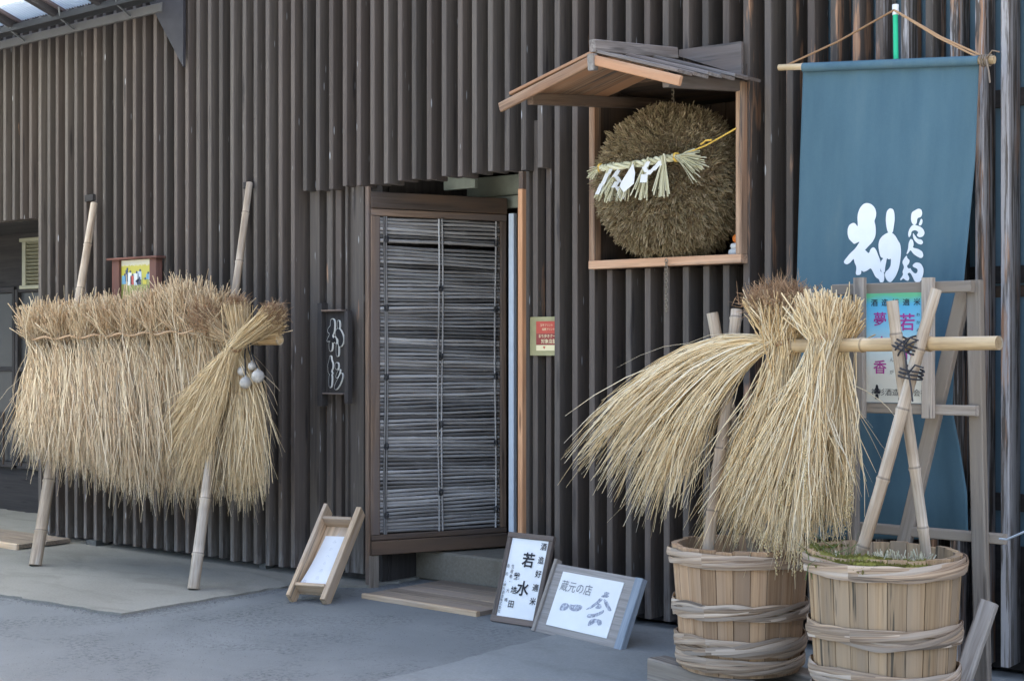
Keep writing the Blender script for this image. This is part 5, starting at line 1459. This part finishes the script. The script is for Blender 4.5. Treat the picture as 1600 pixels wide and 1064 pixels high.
mb = MB(); beam(mb, A(X(1303, sy_ - .045), sy_ - .045, zr1), A(X(1520, sy_ - .045), sy_ - .045, zr1), .04, .045); mb.build('top_rail', M['fencewood'], PS)
mb = MB(); beam(mb, A(X(1330, sy_ - .045), sy_ - .045, zr0), A(X(1527, sy_ - .045), sy_ - .045, zr0), .04, .04); mb.build('lower_rail', M['fencewood'], PS)
mb = MB(); zl = float(W(1540, 842, sy_)[2]); beam(mb, A(plx, sy_ + .046, zl), A(X(1571, sy_ + .046), sy_ + .046, zl), .04, .04); mb.build('bottom_rail', M['fencewood'], PS)
for px in (1343.5, 1450.5):
    xx = X(px, sy_ - .085); z1_ = float(W(px, 434, sy_ - .085)[2]); z0_ = float(W(px, 653, sy_ - .085)[2])
    mb = MB(); beam(mb, A(xx, sy_ - .085, z0_), A(xx, sy_ - .085, z1_), .045, .035, (0, 1, 0)); mb.build('batten', M['fencewood'], PS)
br0 = W(1507, 452, sy_ + .045); br1 = W(1408, 870, sy_ + .045); br1 = br0 + (br1 - br0) * ((br0[2] - .01) / (br0[2] - br1[2]))
mb = MB(); beam(mb, br0, br1, .055, .04, (0, 1, 0)); mb.build('brace', M['fencewood'], PS)
st0 = W(1292, 995, sy_ + .02); st1 = W(1272, 1068, sy_ - .02); st1[2] = .012
mb = MB(); beam(mb, A(plx, sy_ + .045, .42), A(plx - .22, sy_ + .05, .012), .04, .035, (0, 1, 0)); mb.build('brace', M['fencewood'], PS)
py0 = sy_ - .068
xa, xb = X(1352, py0), X(1442, py0); za, zb2 = float(W(1397, 629, py0)[2]), float(W(1397, 458, py0)[2])
mb = MB(); plate(mb, A(xa, py0, za), UX, UZ, [(0, 0), (xb - xa, 0), (xb - xa, zb2 - za), (0, zb2 - za)], .004); mb.build('poster', M['poster'], PS)
pW, pH = xb - xa, zb2 - za
def pt(body, fx, fy, size, m, bold=.02): mb = MB(); text(mb, body, A(xa + fx * pW, py0 - .004, zb2 - fy * pH), UX, UZ, size, bold); mb.build('lettering', m, PS)
for k, ch in enumerate('酒造好適米'): pt(ch, .17 + k * .185, .085, .030, M['ink'], .01)
for k, ch in enumerate('若水'): pt(ch, .73, .265 + k * .27, .072, M['magenta'], .012)
for k, ch in enumerate('夢吟香'): pt(ch, .27, .235 + k * .22, .058, M['magenta'], .012)
for k, ch in enumerate('わかみず'): pt(ch, .93, .20 + k * .07, .016, M['ink'], 0)
for k, ch in enumerate('ゆめぎんが'): pt(ch, .475, .28 + k * .11, .018, M['ink'], 0)
pt('神杉酒造株式会社', .60, .905, .0295, M['ink'], .0)
# little layered emblem at the poster's foot
for k, (w_, z) in enumerate(((.012, .045), (.020, .034), (.026, .022))):
    mb = MB(); q = A(xa + .215 * pW - .0, py0 - .0045, zb2 - .905 * pH - .028 + z); an = np.linspace(0, np.pi, 8)
    plate(mb, q, UX, UZ, [(w_ / 2 * math.cos(t), .013 * math.sin(t)) for t in an], .0008); mb.build('emblem_mark', M['ink'], PS)
mb = MB(); q = A(xa + .215 * pW, py0 - .0045, zb2 - .905 * pH - .028); plate(mb, q, UX, UZ, [(-.008, 0), (.008, 0), (.006, .02), (-.006, .02)], .0008); mb.build('emblem_mark', M['ink'], PS)
we = W(1570, 842, sy_ - .0); mb = MB(); tube(mb, [we + A(-.02, .0, .0), we + A(.02, -.03, .004), W(1604, 829, sy_ - .12), W(1680, 800, sy_ - .3)], .004, 6); mb.build('wire', M['palestrip'], PS)
# leaning stub of timber
s1 = W(1546, 940, -.80); s0 = W(1496, 1082, -.92); s0 = s1 + (s0 - s1) * ((s1[2] - .012) / (s1[2] - s0[2]))
mb = MB(); beam(mb, s0, s1, .062, .05, (0, 1, .3), .006, 6, .0015); o = mb.build('timber_stub', M['greywood'], None, origin=tuple(s0)); o['label'] = 'split weathered timber stub leaning against the stand beside the mossy barrel'; o['category'] = 'timber'
